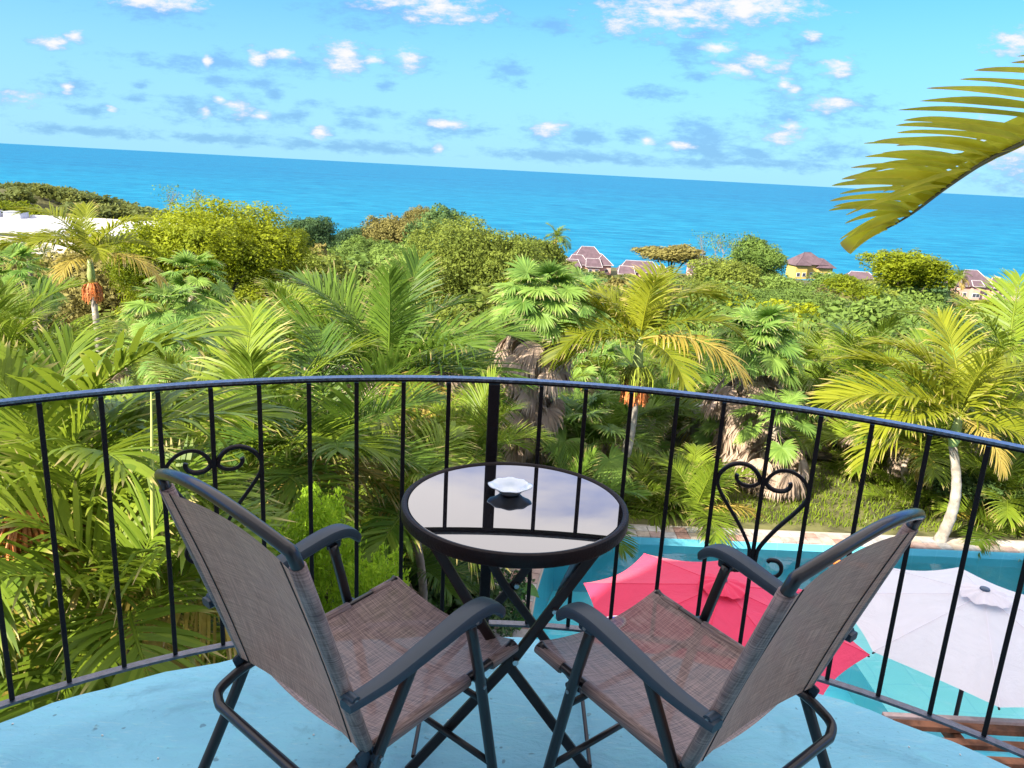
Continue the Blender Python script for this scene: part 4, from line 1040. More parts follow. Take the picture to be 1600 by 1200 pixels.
for tries in range(4000):
    if cnt >= 125: break
    Y = rnd.uniform(4.8, 36)**1.0; px = rnd.uniform(-120, 1720)
    X = (px-800)/FPX*Y*1.03
    if not clear_zone(X, Y): continue
    if any((X-a)**2+(Y-b)**2 < (.95+.030*Y)**2 for a, b in placed): continue
    g_ = ground(X, Y); L_ = rnd.uniform(1.05, 1.65)+.015*Y
    hgt = rnd.uniform(.5, 2.4) if Y < 12 else rnd.uniform(1.6, 5.0)
    top = proj((X, Y, g_+hgt+L_*.75))[1]; lim = 640 if Y < 14 else (560 if Y < 20 else 500)
    while top < lim+rnd.uniform(0, 30) and hgt > .3:
        hgt -= .25; top = proj((X, Y, g_+hgt+L_*.75))[1]
    if hgt <= .3 and top < lim: continue
    bx, by = proj((X, Y, g_+hgt+L_*.6)); rr_p = L_*.6/Y*FPX
    if any(bx+rr_p > w0 and bx-rr_p < w1 and by < wy and Y < wY for w0, w1, wy, wY in ((770,910,700,15.5),(1110,1270,730,17.5),(930,1050,650,15.2),(80,210,570,19),(1390,1560,730,13.8),(520,700,600,12.6),(300,470,600,8.3))): continue
    placed.append((X, Y)); cnt += 1
    if rnd.random() < .22 and Y > 12: fan_palm(place_label('half-hidden fan palm', (X, Y, g_+hgt)), (X, Y, g_+hgt), rnd.uniform(1.0, 1.4), 18, 14, skirt=.8, group='half-hidden fan palms of the grove')
    else:
        kd = rnd.choice(['areca', 'dark', 'green', 'dark', 'areca']) if Y > 8 else rnd.choice(['near', 'near', 'dark'])
        feather_palm(place_label('half-hidden %s feather palm' % {'near': 'long-leafleted', 'areca': 'bright', 'dark': 'dark green', 'green': 'broad'}[kd], (X, Y, g_+hgt)), (X, Y, g_+hgt), L_, 10, kd, tr=.055, emin=-8, group='half-hidden feather palms of the grove', dead=rnd.choice([1, 2, 3]))

# ------------------------------------------------------------------ broadleaf crowns
def crown_data(N, size, seed, nl=16, flat=.8, asp=.5, lobe=(.32, .55)):
    rs = np.random.RandomState(seed); Vs = []; Cs = []
    lob = []
    for i in range(nl):
        a = i*2.399+rs.uniform(-.3, .3); zz = rs.uniform(-.75, .85); r = sqrt(max(0, 1-zz*zz))*rs.uniform(.4, .75)
        lob.append((r*cos(a), r*sin(a), zz*.62*flat, rs.uniform(*lobe)))
    lob.append((0, 0, .1, .62))
    for i in range(int(nl*1.6)):      # tufts standing proud of the main lobes
        l = lob[rs.randint(0, nl)]; dd = rs.normal(0, 1, 3); dd[2] = abs(dd[2])*.8; dd /= np.linalg.norm(dd)
        lob.append((l[0]+dd[0]*l[3]*.95, l[1]+dd[1]*l[3]*.95, l[2]+dd[2]*l[3]*.95, rs.uniform(.12, .24)))
    w = np.array([l[3]**2 for l in lob]); idx = rs.choice(len(lob), N, p=w/w.sum()); lb = np.array(lob)[idx]
    d = rs.normal(0, 1, (N, 3)); d[:, 2] += .35; d /= np.linalg.norm(d, axis=1)[:, None]
    # clumpiness: push the radius in and out by direction
    ph = rs.uniform(0, 6.28, (len(lob), 3))[idx]
    cl = .10*np.sin(d[:, 0]*9+ph[:, 0])+.10*np.sin(d[:, 1]*9+ph[:, 1])+.08*np.sin(d[:, 2]*9+ph[:, 2])
    rad = lb[:, 3]*(1+cl*1.3-np.abs(rs.normal(0, .15, N)))
    P = lb[:, :3]+d*rad[:, None]
    nrm = d+rs.normal(0, .55, (N, 3)); nrm /= np.linalg.norm(nrm, axis=1)[:, None]
    t = np.cross(nrm, rs.normal(0, 1, (N, 3))); t /= np.linalg.norm(t, axis=1)[:, None]; b = np.cross(nrm, t)
    s_ = size*rs.uniform(.6, 1.35, N)[:, None]
    q = np.stack([P-t*s_, P-b*s_*asp-nrm*s_*.15, P+t*s_, P+b*s_*asp-nrm*s_*.15], 1).reshape(-1, 3)
    rr = np.repeat(rs.uniform(0, 1, N), 4)
    return q, np.c_[rr*0, rr, rr]
def crown_mesh(name, mt, *a, **k):
    q, c = crown_data(*a, **k); return np_mesh(name, q, np.arange(len(q)).reshape(-1, 4), mt, c)
NEAR = {}; MID = {}
def crown(kind, lvl, v):
    key = (kind.name, lvl, v)
    if key not in NEAR:
        N, s = {0: (56000, .023), 1: (20000, .040), 2: (7000, .070)}[lvl]
        NEAR[key] = crown_mesh('crown', kind, N, s, v*13+5, nl=(22 if lvl == 0 else 16))
    return NEAR[key]
def tree(label, p, rx, rz, kind, lvl=1, v=0, group=None, name='broadleaf_tree', ht=None, cat='tree'):
    """p = centre of the crown"""
    p = Vector(p); g_ = ground(p.x, p.y); root = thing(name, label, cat, (p.x, p.y, g_), 0, group)
    h_ = p.z-g_
    tk = MB()
    tk.tube([(0, 0, -.3), (.05*rx, 0, h_*.45), (0, .03*rx, h_*.95)], [rx*.07+.05, rx*.05+.04, rx*.02], 7)
    for k in range(4):
        a = k*1.6+v; tk.tube([(.02*rx, 0, h_*.4), (cos(a)*rx*.3, sin(a)*rx*.3, h_*.75), (cos(a)*rx*.55, sin(a)*rx*.55, h_*1.0)], [rx*.035, rx*.022, rx*.01], 5)
    tk.build('trunk', treebark, root, smooth='all')
    link('crown', crown(kind, lvl, v), root, (0, 0, h_), (0, 0, rnd.uniform(0, 6.28)), (rx, rx, rz))
    return root
def T(px, py, Y, rpx, rzpx, *a, **k):
    kk = Y/FPX; return lambda label: tree(label, aty(px, py, Y), rpx*kk, rzpx*kk, *a, **k)
T(330,392,46,125,88, C_bright, 0, 0)('big yellow-green tree with leafy tufts, behind the palms at the left')
T(245,430,44,75,70, C_bright, 0, 1)('lower yellow-green tree crown joined to the left of the biggest tree')
T(425,400,50,62,55, C_bright, 0, 1)('right shoulder tree beside the big yellow-green tree')
T(748,425,56,98,92, C_olive, 0, 0)('round olive-green tree in the middle, right of the largest palm')
T(690,440,60,50,60, C_olive, 0, 1)('smaller olive tree leaning on the left of the round one')
T(835,420,70,50,58, C_olive, 1, 1)('olive tree behind the tall fan palm')
T(690,372,148,52,50, C_dark, 1, 0)('dark rounded tree on the skyline before the sea, right of the pair')
T(622,378,152,52,46, C_brown, 1, 1)('brown-tinged tree on the skyline beside the dark rounded one')
T(655,345,165,30,24, C_brown, 1, 2)('rust-tinted crown standing above the skyline pair')
T(555,382,160,50,34, C_dark, 1, 2)('dark tree crown at the sea edge, left of the brown-tinged tree')
T(485,372,120,42,38, C_dark, 1, 1)('flat-topped dark tree against the sea, beside the big yellow-green tree')
T(560,405,95,45,36, C_green, 1, 0)('soft green tree below the dark skyline trees')
T(620,418,80,42,40, C_green, 1, 2)('grey-green tree behind the upright frond')
T(1050,398,250,50,17, C_brown, 2, 0, name='umbrella_tree')('flat umbrella-shaped tree with sparse golden crown before the roofs')
T(1180,408,125,46,38, C_green, 1, 0)('green tree on the skyline right of the purple roofs')
T(1232,462,100,50,36, C_green, 1, 2)('green tree in front of the yellow house')
T(1305,452,130,40,30, C_green, 1, 1)('green tree hiding the lower storey of the yellow house')
T(1425,425,120,66,38, C_bright, 1, 2)('bright green tree on the skyline, right of the hanging frond tip')
T(1330,470,85,52,40, C_bright, 1, 0)('yellow-green tree mid-right above the palms')
T(1130,440,90,60,40, C_olive, 1, 2)('soft olive tree right of the middle fruiting palm')
T(1230,500,60,80,55, C_green, 0, 1)('spreading green tree just beyond the fan palm at the right')
T(1340,520,58,70,55, C_green, 0, 0)('wide green tree behind the right-hand palms')
T(1120,480,62,60,45, C_olive, 0, 1)('light green tree behind the middle palm fronds')
T(1560,500,90,60,36, C_bright, 1, 1)('yellow-green tree at the right edge below the pink-walled house')

skx = [-200,0,50,130,210,290,400,460,540,600,650,720,760,850,900,960,1000,1130,1200,1240,1330,1400,1470,1500,1600,1800]
sky_ = [276,282,280,290,318,330,345,358,372,360,350,350,365,380,418,425,428,425,418,440,432,415,440,466,468,470]
def skyline(px): return float(np.interp(px, skx, sky_))
kinds = [C_green, C_green, C_olive, C_dark, C_brown, C_bright]
klab = {C_green.name: 'green', C_olive.name: 'olive', C_dark.name: 'dark green', C_brown.name: 'brownish', C_bright.name: 'yellow-green'}
pl2 = []; cnt = 0
wr = (-72, 120)
def in_roof(x, y): return -92 < x < -44 and 100 < y < 140
for tries in range(9000):
    if cnt >= 235: break
    Y = 34+210*rnd.random()**.85; px = rnd.uniform(-180, 1780); X = (px-800)/FPX*Y*1.03
    if in_roof(X, Y): continue
    r = rnd.uniform(3.2, 5.4)*(1+Y/500)
    if any((X-a)**2+(Y-b)**2 < (.62*(r+c))**2 for a, b, c in pl2): continue
    g_ = ground(X, Y); rz_ = r*rnd.uniform(.7, .95); cz = g_+rz_*1.0+rnd.uniform(.5, 3)
    lim = max(skyline(px-r/Y*FPX*.7), skyline(px), skyline(px+r/Y*FPX*.7))+rnd.uniform(0, 22)
    if Y < 60: lim = max(lim, 440)
    if Y < 116 and -60 < px < 185: lim = max(lim, 385)
    while proj((X, Y, cz+rz_*1.0))[1] < lim and cz > g_+.2: cz -= .4
    if cz <= g_+.2:
        f = .55; r *= f; rz_ *= f; cz = g_+rz_*.9
        if proj((X, Y, cz+rz_))[1] < lim: continue
    pl2.append((X, Y, r)); cnt += 1
    k = rnd.choice([C_green, C_olive, C_olive, C_brown, C_bright] if px < 500 else kinds[:5]) if Y > 60 else rnd.choice([C_green, C_olive, C_bright])
    where = 'headland side' if X < -.3*Y else ('middle slope' if X < .15*Y else 'right-hand slope')
    tree(place_label('%s tree crown' % klab[k.name], (X, Y, cz)), (X, Y, cz), r, rz_, k, 1 if Y < 75 else 2, rnd.randint(0, 2), group='%s canopy trees, %s' % (klab[k.name], where))
# far-off wood as one mass
Vs, Cs = [], []
base_v = [crown_data(900, .16, 90+k, nl=12) for k in range(4)]
n_ = 0
for tries in range(6000):
    if n_ >= 480: break
    Y = rnd.uniform(215, 425); X = rnd.uniform(-.85, .85)*Y
    if 312 < Y < 350 and X > 15: continue
    g_ = ground(X, Y)
    if g_ < -42.5: continue
    r = rnd.uniform(5, 8); rz_ = r*.75; cz = g_+rz_*.8; px = proj((X, Y, cz))[0]
    lim = skyline(px)+rnd.uniform(-2, 8)
    while proj((X, Y, cz+rz_))[1] < lim and cz > g_-5: cz -= .5
    if cz <= g_-5: continue
    q, c = base_v[n_ % 4]; a = rnd.uniform(0, 6.28); R_ = np.array([[cos(a), -sin(a), 0], [sin(a), cos(a), 0], [0, 0, 1]])
    Vs.append((q @ R_.T)*np.array([r, r, rz_])+np.array([X, Y, cz])); cc = c.copy(); cc[:, 1] = cc[:, 1]*.4+rnd.random()*.6; Cs.append(cc); n_ += 1
Va = np.concatenate(Vs); fo = link('far_wood', np_mesh('far_wood', Va, np.arange(len(Va)).reshape(-1, 4), leaf_mat('far_wood_leaf', (.05, .080, .022), (.24, .25, .055), (.2,.2,.02), 0, .2, .6, .035), np.concatenate(Cs)))
tag(fo, 'far-off wood covering the headland and the lower slope', 'wood', kind='stuff')

# bare twiggy trees poking above the canopy
def bare(px, py, Y, hpx, seed, label, n=9):
    b = aty(px, py, Y); h_ = hpx*Y/FPX; root_z = ground(b.x, b.y)
    rs = random.Random(seed); m = MB(); zt = b.z-root_z
    k0 = Y/200; m.tube([(0,0,0), (.1,0,zt*.6), (0,0,zt)], [.28*k0, .18*k0, .08*k0], 6)
    for i in range(n):
        a = rs.uniform(0, 6.28); r = h_*rs.uniform(.1, .5); z0 = zt+rs.uniform(-.1, .2)*h_; z1 = zt+h_*rs.uniform(.5, 1)
        m.tube([(0,0,z0), (r*.6*cos(a), r*.6*sin(a), (z0+z1)/2), (r*cos(a), r*sin(a), z1)], [.07*k0, .045*k0, .02*k0], 4)
        for j in range(4):
            t = rs.uniform(.4, 1); q = Vector((r*t*cos(a), r*t*sin(a), z0+(z1-z0)*t)); e = q+Vector((rs.uniform(-1,1), rs.uniform(-1,1), rs.uniform(.3,1)))*h_*.18
            m.tube([q, e], [.03*k0, .015*k0], 3)
    root = thing('bare_tree', label, 'tree', (b.x, b.y, root_z)); m.build('trunk', mat('pale_dead_wood', (.22,.19,.16), .9), root)
    N_ = 170; P_ = np.array([[rs.gauss(0, h_*.25), rs.gauss(0, h_*.25), zt+h_*rs.uniform(.2, 1)] for _ in range(N_)]); t = NR.normal(0, 1, (N_, 3))*.14*k0; u_ = NR.normal(0, 1, (N_, 3))*.09*k0
    V_ = np.stack([P_-t, P_-u_, P_+t, P_+u_], 1).reshape(-1, 3); link('sparse_leaves', np_mesh('sparse_leaves', V_, np.arange(N_*4).reshape(-1, 4), C_green, np.full((N_*4, 3), .5)), root)
bare(265, 325, 70, 36, 1, 'bare twiggy tree standing up against the sea, above the biggest tree')
bare(310, 322, 72, 24, 2, 'thin reddish twigs above the big yellow-green tree crown')
for k, (px, hp) in enumerate(((1098, 36), (1118, 30), (1130, 34), (1148, 26), (1162, 36))):
    bare(px, 398, 240, hp, 10+k, 'bare casuarina spire %s beside the flat umbrella tree' % ['nearest to it', 'second from it', 'in the middle of the row', 'second from the right end', 'at the right end of the row'][k], n=5)
# distant palms
for (px, py, Y, L_, lb) in ((870,372,165,3.4,'lone distant palm on the skyline left of the purple roofs'), (1498,432,200,3.4,'distant palm in front of the pink-walled house'), (45,395,60,2.2,'distant palm tuft below the white roof')):
    feather_palm(lb, aty(px, py, Y), L_, 15, 'green', tr=.2, emin=-45)

# ------------------------------------------------------------------ houses by the shore
rp_m = mat('purple_brown_shingle', (.105, .072, .088), .85, .2, bump=.5, bscale=2, var=.15, vscale=.6)
trimw = mat('white_trim', (.62, .60, .62), .6); pinkw = mat('pink_wall', (.50, .30, .25), .8); yelw = mat('yellow_wall', (.50, .37, .10), .8); win = mat('window_glass', (.05, .06, .08), .2, .6)
def house(label, x, y, z, wings, wallm, rz=0):
    root = thing('shore_house', label, 'house', (x, y, z), rz)
    for (cx, cy, w, d, h_, rh, hip) in wings:
        rh *= 1.2; w *= .86; d *= .86; cx *= .86; cy *= .86
        MB().box((cx, cy, h_/2), (w, d, h_)).build('wall', wallm, root)
        e = .9; X0, X1, Y0, Y1 = cx-w/2-e, cx+w/2+e, cy-d/2-e, cy+d/2+e
        long_x = w >= d; ins = (min(w, d)/2+e)*hip
        if long_x: r0_, r1_ = (X0+ins, cy, h_+rh), (X1-ins, cy, h_+rh)
        else: r0_, r1_ = (cx, Y0+ins, h_+rh), (cx, Y1-ins, h_+rh)
        vs = [(X0, Y0, h_), (X1, Y0, h_), (X1, Y1, h_), (X0, Y1, h_), r0_, r1_]
        fs = [(0,1,5,4),(2,3,4,5),(1,2,5),(3,0,4),(3,2,1,0)] if long_x else [(1,2,5,4),(3,0,4,5),(0,1,4),(2,3,5),(3,2,1,0)]
        rf = MB().add(vs, fs).build('roof', rp_m, root)
        t = MB()
        for a, b in ((r0_, r1_), (vs[0], r0_), (vs[1], r1_ if long_x else r0_), (vs[0], vs[1])): t.tube([Vector(a)+Vector((0,0,.1)), Vector(b)+Vector((0,0,.06))], .075, 4)
        t.build('ridge_trim', trimw if wallm is pinkw else rp_m, rf)
        k = max(2, int(w/3.2))
        for i in range(k):
            for fl in range(max(1, int(h_/3))):
                wx = cx-w/2+w*(i+.5)/k; wz = 1.6+3*fl
                f = MB().box((wx, cy-d/2-.03, wz), (1.5, .1, 1.5)).build('window', trimw, root); MB().box((wx, cy-d/2-.06, wz), (1.2, .1, 1.2)).build('pane', win, f)
    return root
def hp(px, Y): return (px-800)/FPX*Y*1.03
def hz_(px, py, Y): return aty(px, py, Y)
def put_house(label, px, py, Y, H_, wings, wallm, rz=0, sink=3.3):
    p = aty(px, py, Y); house(label, p.x, Y, p.z-H_-sink, wings, wallm, rz)
put_house('purple-roofed house with white ridge lines and stacked gables, left end of the row', 922, 377, 330, 9.6, [(0,4,13,9,5.6,4.0,.8),(-6,-1,9,8,3.6,3.0,.6),(6,0,8,10,3.8,3.4,.7),(1,-5,6,6,3.2,2.6,.2),(-9,-5,6,6,2.8,2.4,.3)], pinkw, .12)
put_house('long low purple roof left of the flat umbrella tree', 1000, 396, 320, 7.4, [(0,0,18,9,3.6,3.4,.7),(-6,-4,6,6,2.8,2.4,.2),(9,1,10,8,3.0,2.6,.6)], pinkw, -.05)
put_house('purple-roofed house with white-edged gables right of the flat umbrella tree', 1108, 390, 325, 8.8, [(-2,3,9,9,5.0,3.6,.7),(4,0,9,8,3.8,3.0,.5),(7,-4,6,6,2.6,2.4,.2),(-6,-3,6,6,3.0,2.4,.2)], pinkw, .3)
put_house('yellow-walled house with purple-brown hip roof', 1262, 393, 300, 8.6, [(0,0,12,10,5.2,3.4,.9),(-6.0,-3.5,5.5,6,5.0,2.4,.5),(6,-2,7,8,4.2,2.6,.8)], yelw, .25, 1.0)
put_house('purple hip roof mostly hidden by trees, right of the yellow house', 1345, 416, 325, 6.2, [(0,0,16,9,3.4,3.2,.9),(7,-4,7,6,2.4,2.2,.7)], pinkw, -.1)
put_house('purple roof showing above the bright green skyline tree', 1438, 394, 330, 8.0, [(0,0,14,9,5.0,3.0,.7)], pinkw)
put_house('pink-walled house with large purple roof and dormers at the far right', 1530, 412, 290, 9.0, [(-3,0,14,11,4.6,4.4,.8),(8,-1,9,9,3.8,3.2,.7),(-4,-6,3.2,3,4.8,1.6,.2),(5,-5.5,2.6,3,4.4,1.4,.2),(14,-2,7,7,3.0,2.4,.6)], pinkw, .1)
# white flat-roofed building at the left
wb = thing('white_roofed_building', 'long low building with flat white roof, behind the palms at the left', 'building', (-78, 118, ground(-78, 118)))
p0 = aty(80, 352, 118); zt = p0.z-ground(-78, 118)
MB().box((8, 0, zt/2-.2), (44, 22, zt-.4)).build('wall', mat('cream_wall', (.6,.56,.5), .8), wb)
MB().box((8, 0, zt-.1), (45, 23, .35), bev=.05).build('roof', mat('white_roof_membrane', (.52, .53, .57), .7, var=.22, vscale=.35), wb)
for k in range(9):
    MB().box((-12+5*k, 0, zt+.11), (.18, 22.6, .08)).build('roof_seam', trimw, wb)
MB().box((10, 9.5, zt+.3), (40, .4, .5)).build('parapet', trimw, wb)
for (x, y, w_) in ((-1.2, 8, 2.7), (-5.4, 8, 2.4)):
    o = MB(); o.box((0, 0, .5), (w_, 2.2, 1.0), bev=.05); o.add([(-w_/2-.2,-1.3,1.0),(w_/2+.2,-1.3,1.0),(w_/2+.2,1.3,1.0),(-w_/2-.2,1.3,1.0),(-w_/2+.3,-.8,.72),(w_/2-.3,-.8,.72),(w_/2-.3,.8,.72),(-w_/2+.3,.8,.72)], [(0,1,5,4),(1,2,6,5),(2,3,7,6),(3,0,4,7),(4,5,6,7)])
    o.build('rooftop_unit', mat('grey_unit', (.38,.40,.46), .6), wb, loc=(x, y, zt+.08))

# ------------------------------------------------------------------ shrubs and near plants
def bush(label, p, r, rz, mt, v, N=9000, size=.05, nl=14, group=None, name='shrub'):
    p = Vector(p); root = thing(name, label, 'shrub', p, 0, group)
    key = (mt.name, 'b', v)
    if key not in NEAR: NEAR[key] = crown_mesh('foliage', mt, N, size, v+77, nl=nl, asp=.42)
    link('foliage', NEAR[key], root, (0, 0, rz*.9), (0, 0, rnd.random()*6), (r, r, rz))
    MB().tube([(0,0,-.05), (.02,0,rz*.9)], [.05, .02], 6).build('stem', treebark, root)
    return root
def conifer(label, px, py, Y, r, h_, seed):
    """columnar bright conifer: many upright feathery plumes"""
    rs = np.random.RandomState(seed); c = aty(px, py, Y); zb = GZ; H = c.z-zb
    root = thing('golden_conifer', label, 'shrub', (c.x, Y, zb)); V_, C_ = [], []
    for k in range(190):
        z = rs.uniform(0, 1); a = rs.uniform(0, 6.28); rr_ = r*(1-z**2.2)**.6*rs.uniform(.6, 1)
        b = np.array([rr_*cos(a), rr_*sin(a), .15+z*(H-.45)]); d = np.array([cos(a)*.35, sin(a)*.35, 1.]); d /= np.linalg.norm(d)
        n = 170; t = rs.uniform(0, 1, n)**.8; ln = .34*rs.uniform(.8, 1.2); wd = .075*np.sin(np.pi*(.15+.85*t))**.7
        P = b+d*(t*ln)[:, None]+rs.normal(0, 1, (n, 3))*wd[:, None]*.55
        tt = d+rs.normal(0, .45, (n, 3)); tt /= np.linalg.norm(tt, axis=1)[:, None]; sd_ = np.cross(tt, rs.normal(0, 1, (n, 3))); sd_ /= np.linalg.norm(sd_, axis=1)[:, None]
        l = rs.uniform(.012, .026, n)[:, None]; V_.append(np.stack([P-tt*l, P-sd_*l*.35, P+tt*l, P+sd_*l*.35], 1).reshape(-1, 3)); q = np.repeat(rs.uniform(0, .5, n)+.6*t**1.5, 4); C_.append(np.c_[q*0, q, q])
    V_ = np.concatenate(V_); link('foliage', np_mesh('foliage', V_, np.arange(len(V_)).reshape(-1, 4), C_thuja, np.concatenate(C_)), root)
    MB().tube([(0,0,-.05), (0,0,H*.8)], [.05, .02], 6).build('trunk', treebark, root)
sp_ = aty(239, 812, 4.9); se = aty(236, 604, 4.9)
so2 = thing('palm_spear', 'tall thin unopened pale green palm spear standing left of the left chair', 'palm', (sp_.x, 4.9, GZ))
MB().tube([(0,0,0), (0, 0, sp_.z-GZ), (se.x-sp_.x, 0, se.z-GZ)], [.02, .016, .004], 8).build('spear', mat('pale_green_spear', (.36,.42,.10), .5), so2, smooth='all')
conifer('bright green feathery conifer behind the left armrest, its left plume', 440, 800, 5.0, .36, 0, 1)
conifer('bright green feathery conifer directly behind the left chair seat', 512, 768, 5.2, .38, 0, 2)
conifer('lower bright green conifer at the right, near the table legs', 588, 860, 5.0, .30, 0, 3)
# broad-leaved plants by the pool's left edge
def broad(label, px, py, z, n, s, seed):
    rs = random.Random(seed); c = atz(px, py, z); root = thing('broad_leaf_plant', label, 'plant', (c.x, c.y, GZ))
    for i in range(n):
        a = i*2.399+rs.random()*.5; e = rs.uniform(.35, 1.1); L_ = s*rs.uniform(.8, 1.3); H_ = (z-GZ)*rs.uniform(.5, 1.1)+.15
        V_, F_, C_ = [], [], []; b = np.array([cos(a)*.12*s*3*rs.random(), sin(a)*.12*s, H_])
        d = np.array([cos(a)*cos(e*.5), sin(a)*cos(e*.5), .25]); sv = np.array([-sin(a), cos(a), 0.])
        o_ = 0
        for k in range(8):
            t = k/7; w = L_*.46*max(.02, sin(pi*min(1, .22+.78*t))**.8)*(1 if t < .99 else .05); p_ = b+d*L_*t+np.array([0,0,-.5*L_*t*t])
            V_ += [p_-sv*w+np.array([0,0,.18*w]), p_-sv*w*.5+np.array([0,0,.03*w]), p_, p_+sv*w*.5+np.array([0,0,.03*w]), p_+sv*w+np.array([0,0,.18*w])]; q = rs.random(); C_ += [(0, q, q)]*5
        F_ = [(k*5+c_, k*5+c_+1, k*5+c_+6, k*5+c_+5) for k in range(7) for c_ in range(4)]
        me = np_mesh('leaf', np.array(V_), np.array(F_), C_taro, np.array(C_)); me.polygons.foreach_set('use_smooth', [True]*len(me.polygons)); link('leaf', me, root)
        MB().tube([(0, 0, 0), (b[0]*.6, b[1]*.6, H_*.6), tuple(b)], .008, 5).build('stalk', shaft, root)
broad('broad-leaved plant with round leaves at the pool edge, under the table', 808, 925, -4.3, 9, .27, 1)
broad('bluish broad-leaved plant behind the left chair front corner', 690, 945, -4.0, 8, .40, 2)
broad('trailing leafy plant at the railing post foot, seen between the table legs', 800, 960, -4.3, 8, .26, 4)
for i, (x, y) in enumerate([(-.6, 9.5), (-1.4, 8.2), (-2.2, 7.0), (-1.6, 10.6), (-.5, 11.6), (-3.2, 8.8), (-4.4, 7.4), (-3.4, 5.6), (-5.0, 5.4), (-2.0, 5.4), (-.9, 6.6), (-.2, 13.6), (9.4, 15.2), (10.4, 14.4), (1.6, 18.2), (9.2, 17.0), (-6.5, 7.5), (-5.5, 9.5), (8.8, 19.8), (3.6, 19.8), (6.2, 20.0)]):
    bush(place_label('low leafy shrub beneath the palms', (x, y, GZ+.5)), (x, y, ground(x, y)), rnd.uniform(.6, .95), rnd.uniform(.4, .75), C_green if i % 3 else C_dark, i % 3, 7000, .055, group='understorey shrubs beneath the palms')

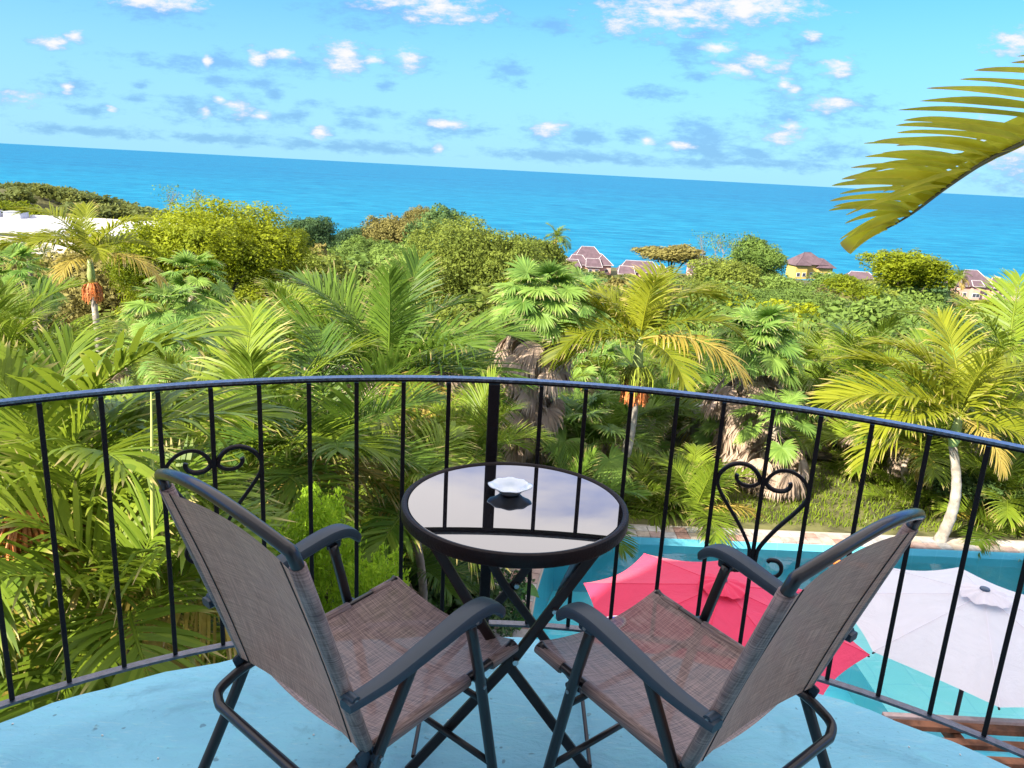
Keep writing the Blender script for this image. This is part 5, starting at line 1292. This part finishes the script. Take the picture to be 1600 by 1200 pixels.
# ------------------------------------------------------------------ royal palm whose frond hangs in from the right
def royal():
    tx, ty = 4.9, 3.7
    root = thing('royal_palm', 'royal palm whose golden-green frond sweeps in from the upper right', 'palm', (tx, ty, GZ))
    top = Vector((0, 0, 3.3-GZ))
    trunk_obj(root, (0,0,-.05), top-Vector((0,0,.8)), .19, .15, palebark)
    MB().tube([top-Vector((0,0,.8)), top-Vector((0,0,.4)), top], [.16, .18, .08], 16).build('crownshaft', shaft, root, smooth='all')
    org = Vector((tx, ty, GZ))
    D = 3.35
    pxs = [(1985, 30), (1850, 90), (1720, 160), (1600, 222), (1540, 252), (1480, 292), (1430, 330), (1395, 352), (1372, 362)]
    ds = [3.70, 3.65, 3.55, 3.45, 3.42, 3.38, 3.36, 3.35, 3.35]
    R = cr([top+org]+[aty(x, y, d) for (x, y), d in zip(pxs, ds)], 6)
    fr = MB().tube([p-org for p in R], [.018*(1-.9*i/(len(R)-1)) for i in range(len(R))], 8).build('frond', mat('dark_midrib', (.10,.09,.03), .5), root, smooth='all')
    R2 = R[8:]
    # leaflets: wind-swept to the left, in pairs of tips (base px on rachis, tip px, width)
    tips = [((1372,362),(1318,388),.060,.00),((1384,358),(1322,392),.052,.02),((1395,352),(1334,366),.034,-.02),((1420,336),(1326,372),.030,-.03),
            ((1420,336),(1295,329),.034,-.05),((1445,318),(1297,314),.036,.02),((1470,298),(1300,290),.036,-.04),((1490,285),(1315,280),.046,.03),((1500,278),(1330,262),.030,-.02),
            ((1525,262),(1352,245),.042,.04),((1545,250),(1350,224),.026,-.05),((1570,238),(1365,222),.050,.02),((1600,222),(1400,196),.040,-.03),((1625,208),(1412,188),.046,.03),
            ((1650,196),(1404,172),.034,.0),((1680,180),(1438,158),.050,.05),((1700,170),(1448,138),.046,-.04),((1730,155),(1500,124),.044,.03),((1760,140),(1522,110),.052,-.02),
            ((1795,120),(1580,98),.040,.02),((1830,100),(1590,88),.040,-.03),((1870,82),(1640,70),.045,.0),((1920,60),(1690,40),.045,.02),((1480,292),(1322,336),.020,-.08),((1520,266),(1338,330),.018,-.08),((1560,242),(1330,276),.022,.05),
            ((1640,205),(1400,330),.060,.06),((1600,222),(1362,352),.058,.03),((1560,240),(1345,372),.055,.05),((1520,262),(1332,382),.050,.02),((1480,290),(1326,386),.044,.04),((1700,170),(1470,262),.060,.05),((1760,140),(1520,222),.060,.04),((1590,226),(1380,300),.050,.02)]
    main = tips[2:14]
    for (b1, t1, w1, z1), (b2, t2, w2, z2) in zip(main[:-1], main[1:]):
        f_ = rnd.uniform(.35, .65); g_ = rnd.uniform(.03, .22)
        b_ = ((b1[0]+b2[0])/2, (b1[1]+b2[1])/2); t_ = (t1[0]*(1-f_)+t2[0]*f_, t1[1]*(1-f_)+t2[1]*f_)
        tips.append((b_, (t_[0]+(b_[0]-t_[0])*g_, t_[1]+(b_[1]-t_[1])*g_), rnd.uniform(.022, .046), rnd.uniform(-.08, .08)))
    tips += [((1420,336),(1316,380),.030,.04), ((1400,350),(1330,392),.026,-.02), ((1440,322),(1312,374),.026,.06)]
    for k, (b, t, w, dz) in enumerate(tips):
        # base point: nearest point on the rachis
        pb = min(R, key=lambda p: (proj(p)[0]-b[0])**2+(proj(p)[1]-b[1])**2)
        q = aty(t[0], t[1], pb.y+dz*3-.10)
        mid = pb.lerp(q, .5)+Vector((0, 0, .022))
        P = cr([pb, pb.lerp(q, .2)+Vector((0,0,.018)), mid, pb.lerp(q, .8)+Vector((0,0,.014)), q], 4); n = len(P)
        V_, F_, C_ = [], [], []; rn = rnd.random()
        for i, p in enumerate(P):
            s = i/(n-1); T_ = (P[min(i+1, n-1)]-P[max(i-1, 0)]).normalized()
            view = Vector((.15, -.75, .55)).normalized()          # blade faces up and towards the house
            sd_ = T_.cross(view).normalized(); up = sd_.cross(T_)
            wd = w*.84*(1.0+.18*sin(s*9+k))*(.45+.55*min(1, s/.2))*(1-max(0, (s-.45)/.55)**1.6)*.5+.0012
            if k < 2: wd = w*.85*(.5+.5*min(1, s/.3))*.5
            V_ += [p-sd_*wd+up*wd*.35-org, p-sd_*wd*.5+up*wd*.05-org, p-org, p+sd_*wd*.5+up*wd*.05-org, p+sd_*wd+up*wd*.35-org]; C_ += [(s, rn, .5)]*5
        F_ = [(i*5+c, i*5+c+1, i*5+c+6, i*5+c+5) for i in range(n-1) for c in range(4)]
        me = np_mesh('leaflet', np.array([tuple(v) for v in V_]), np.array(F_), L_royal, np.array(C_)); link('leaflet', me, fr)
    for (a, e) in ((-.4, 60), (.6, 50), (1.2, 70), (-1.2, 45), (0.1, 25)):
        c = sorted(SETS['gold'], key=lambda q: abs(q[0]-e))[0]; link('frond', c[1], root, top, (0, 0, a), 2.6)
royal()
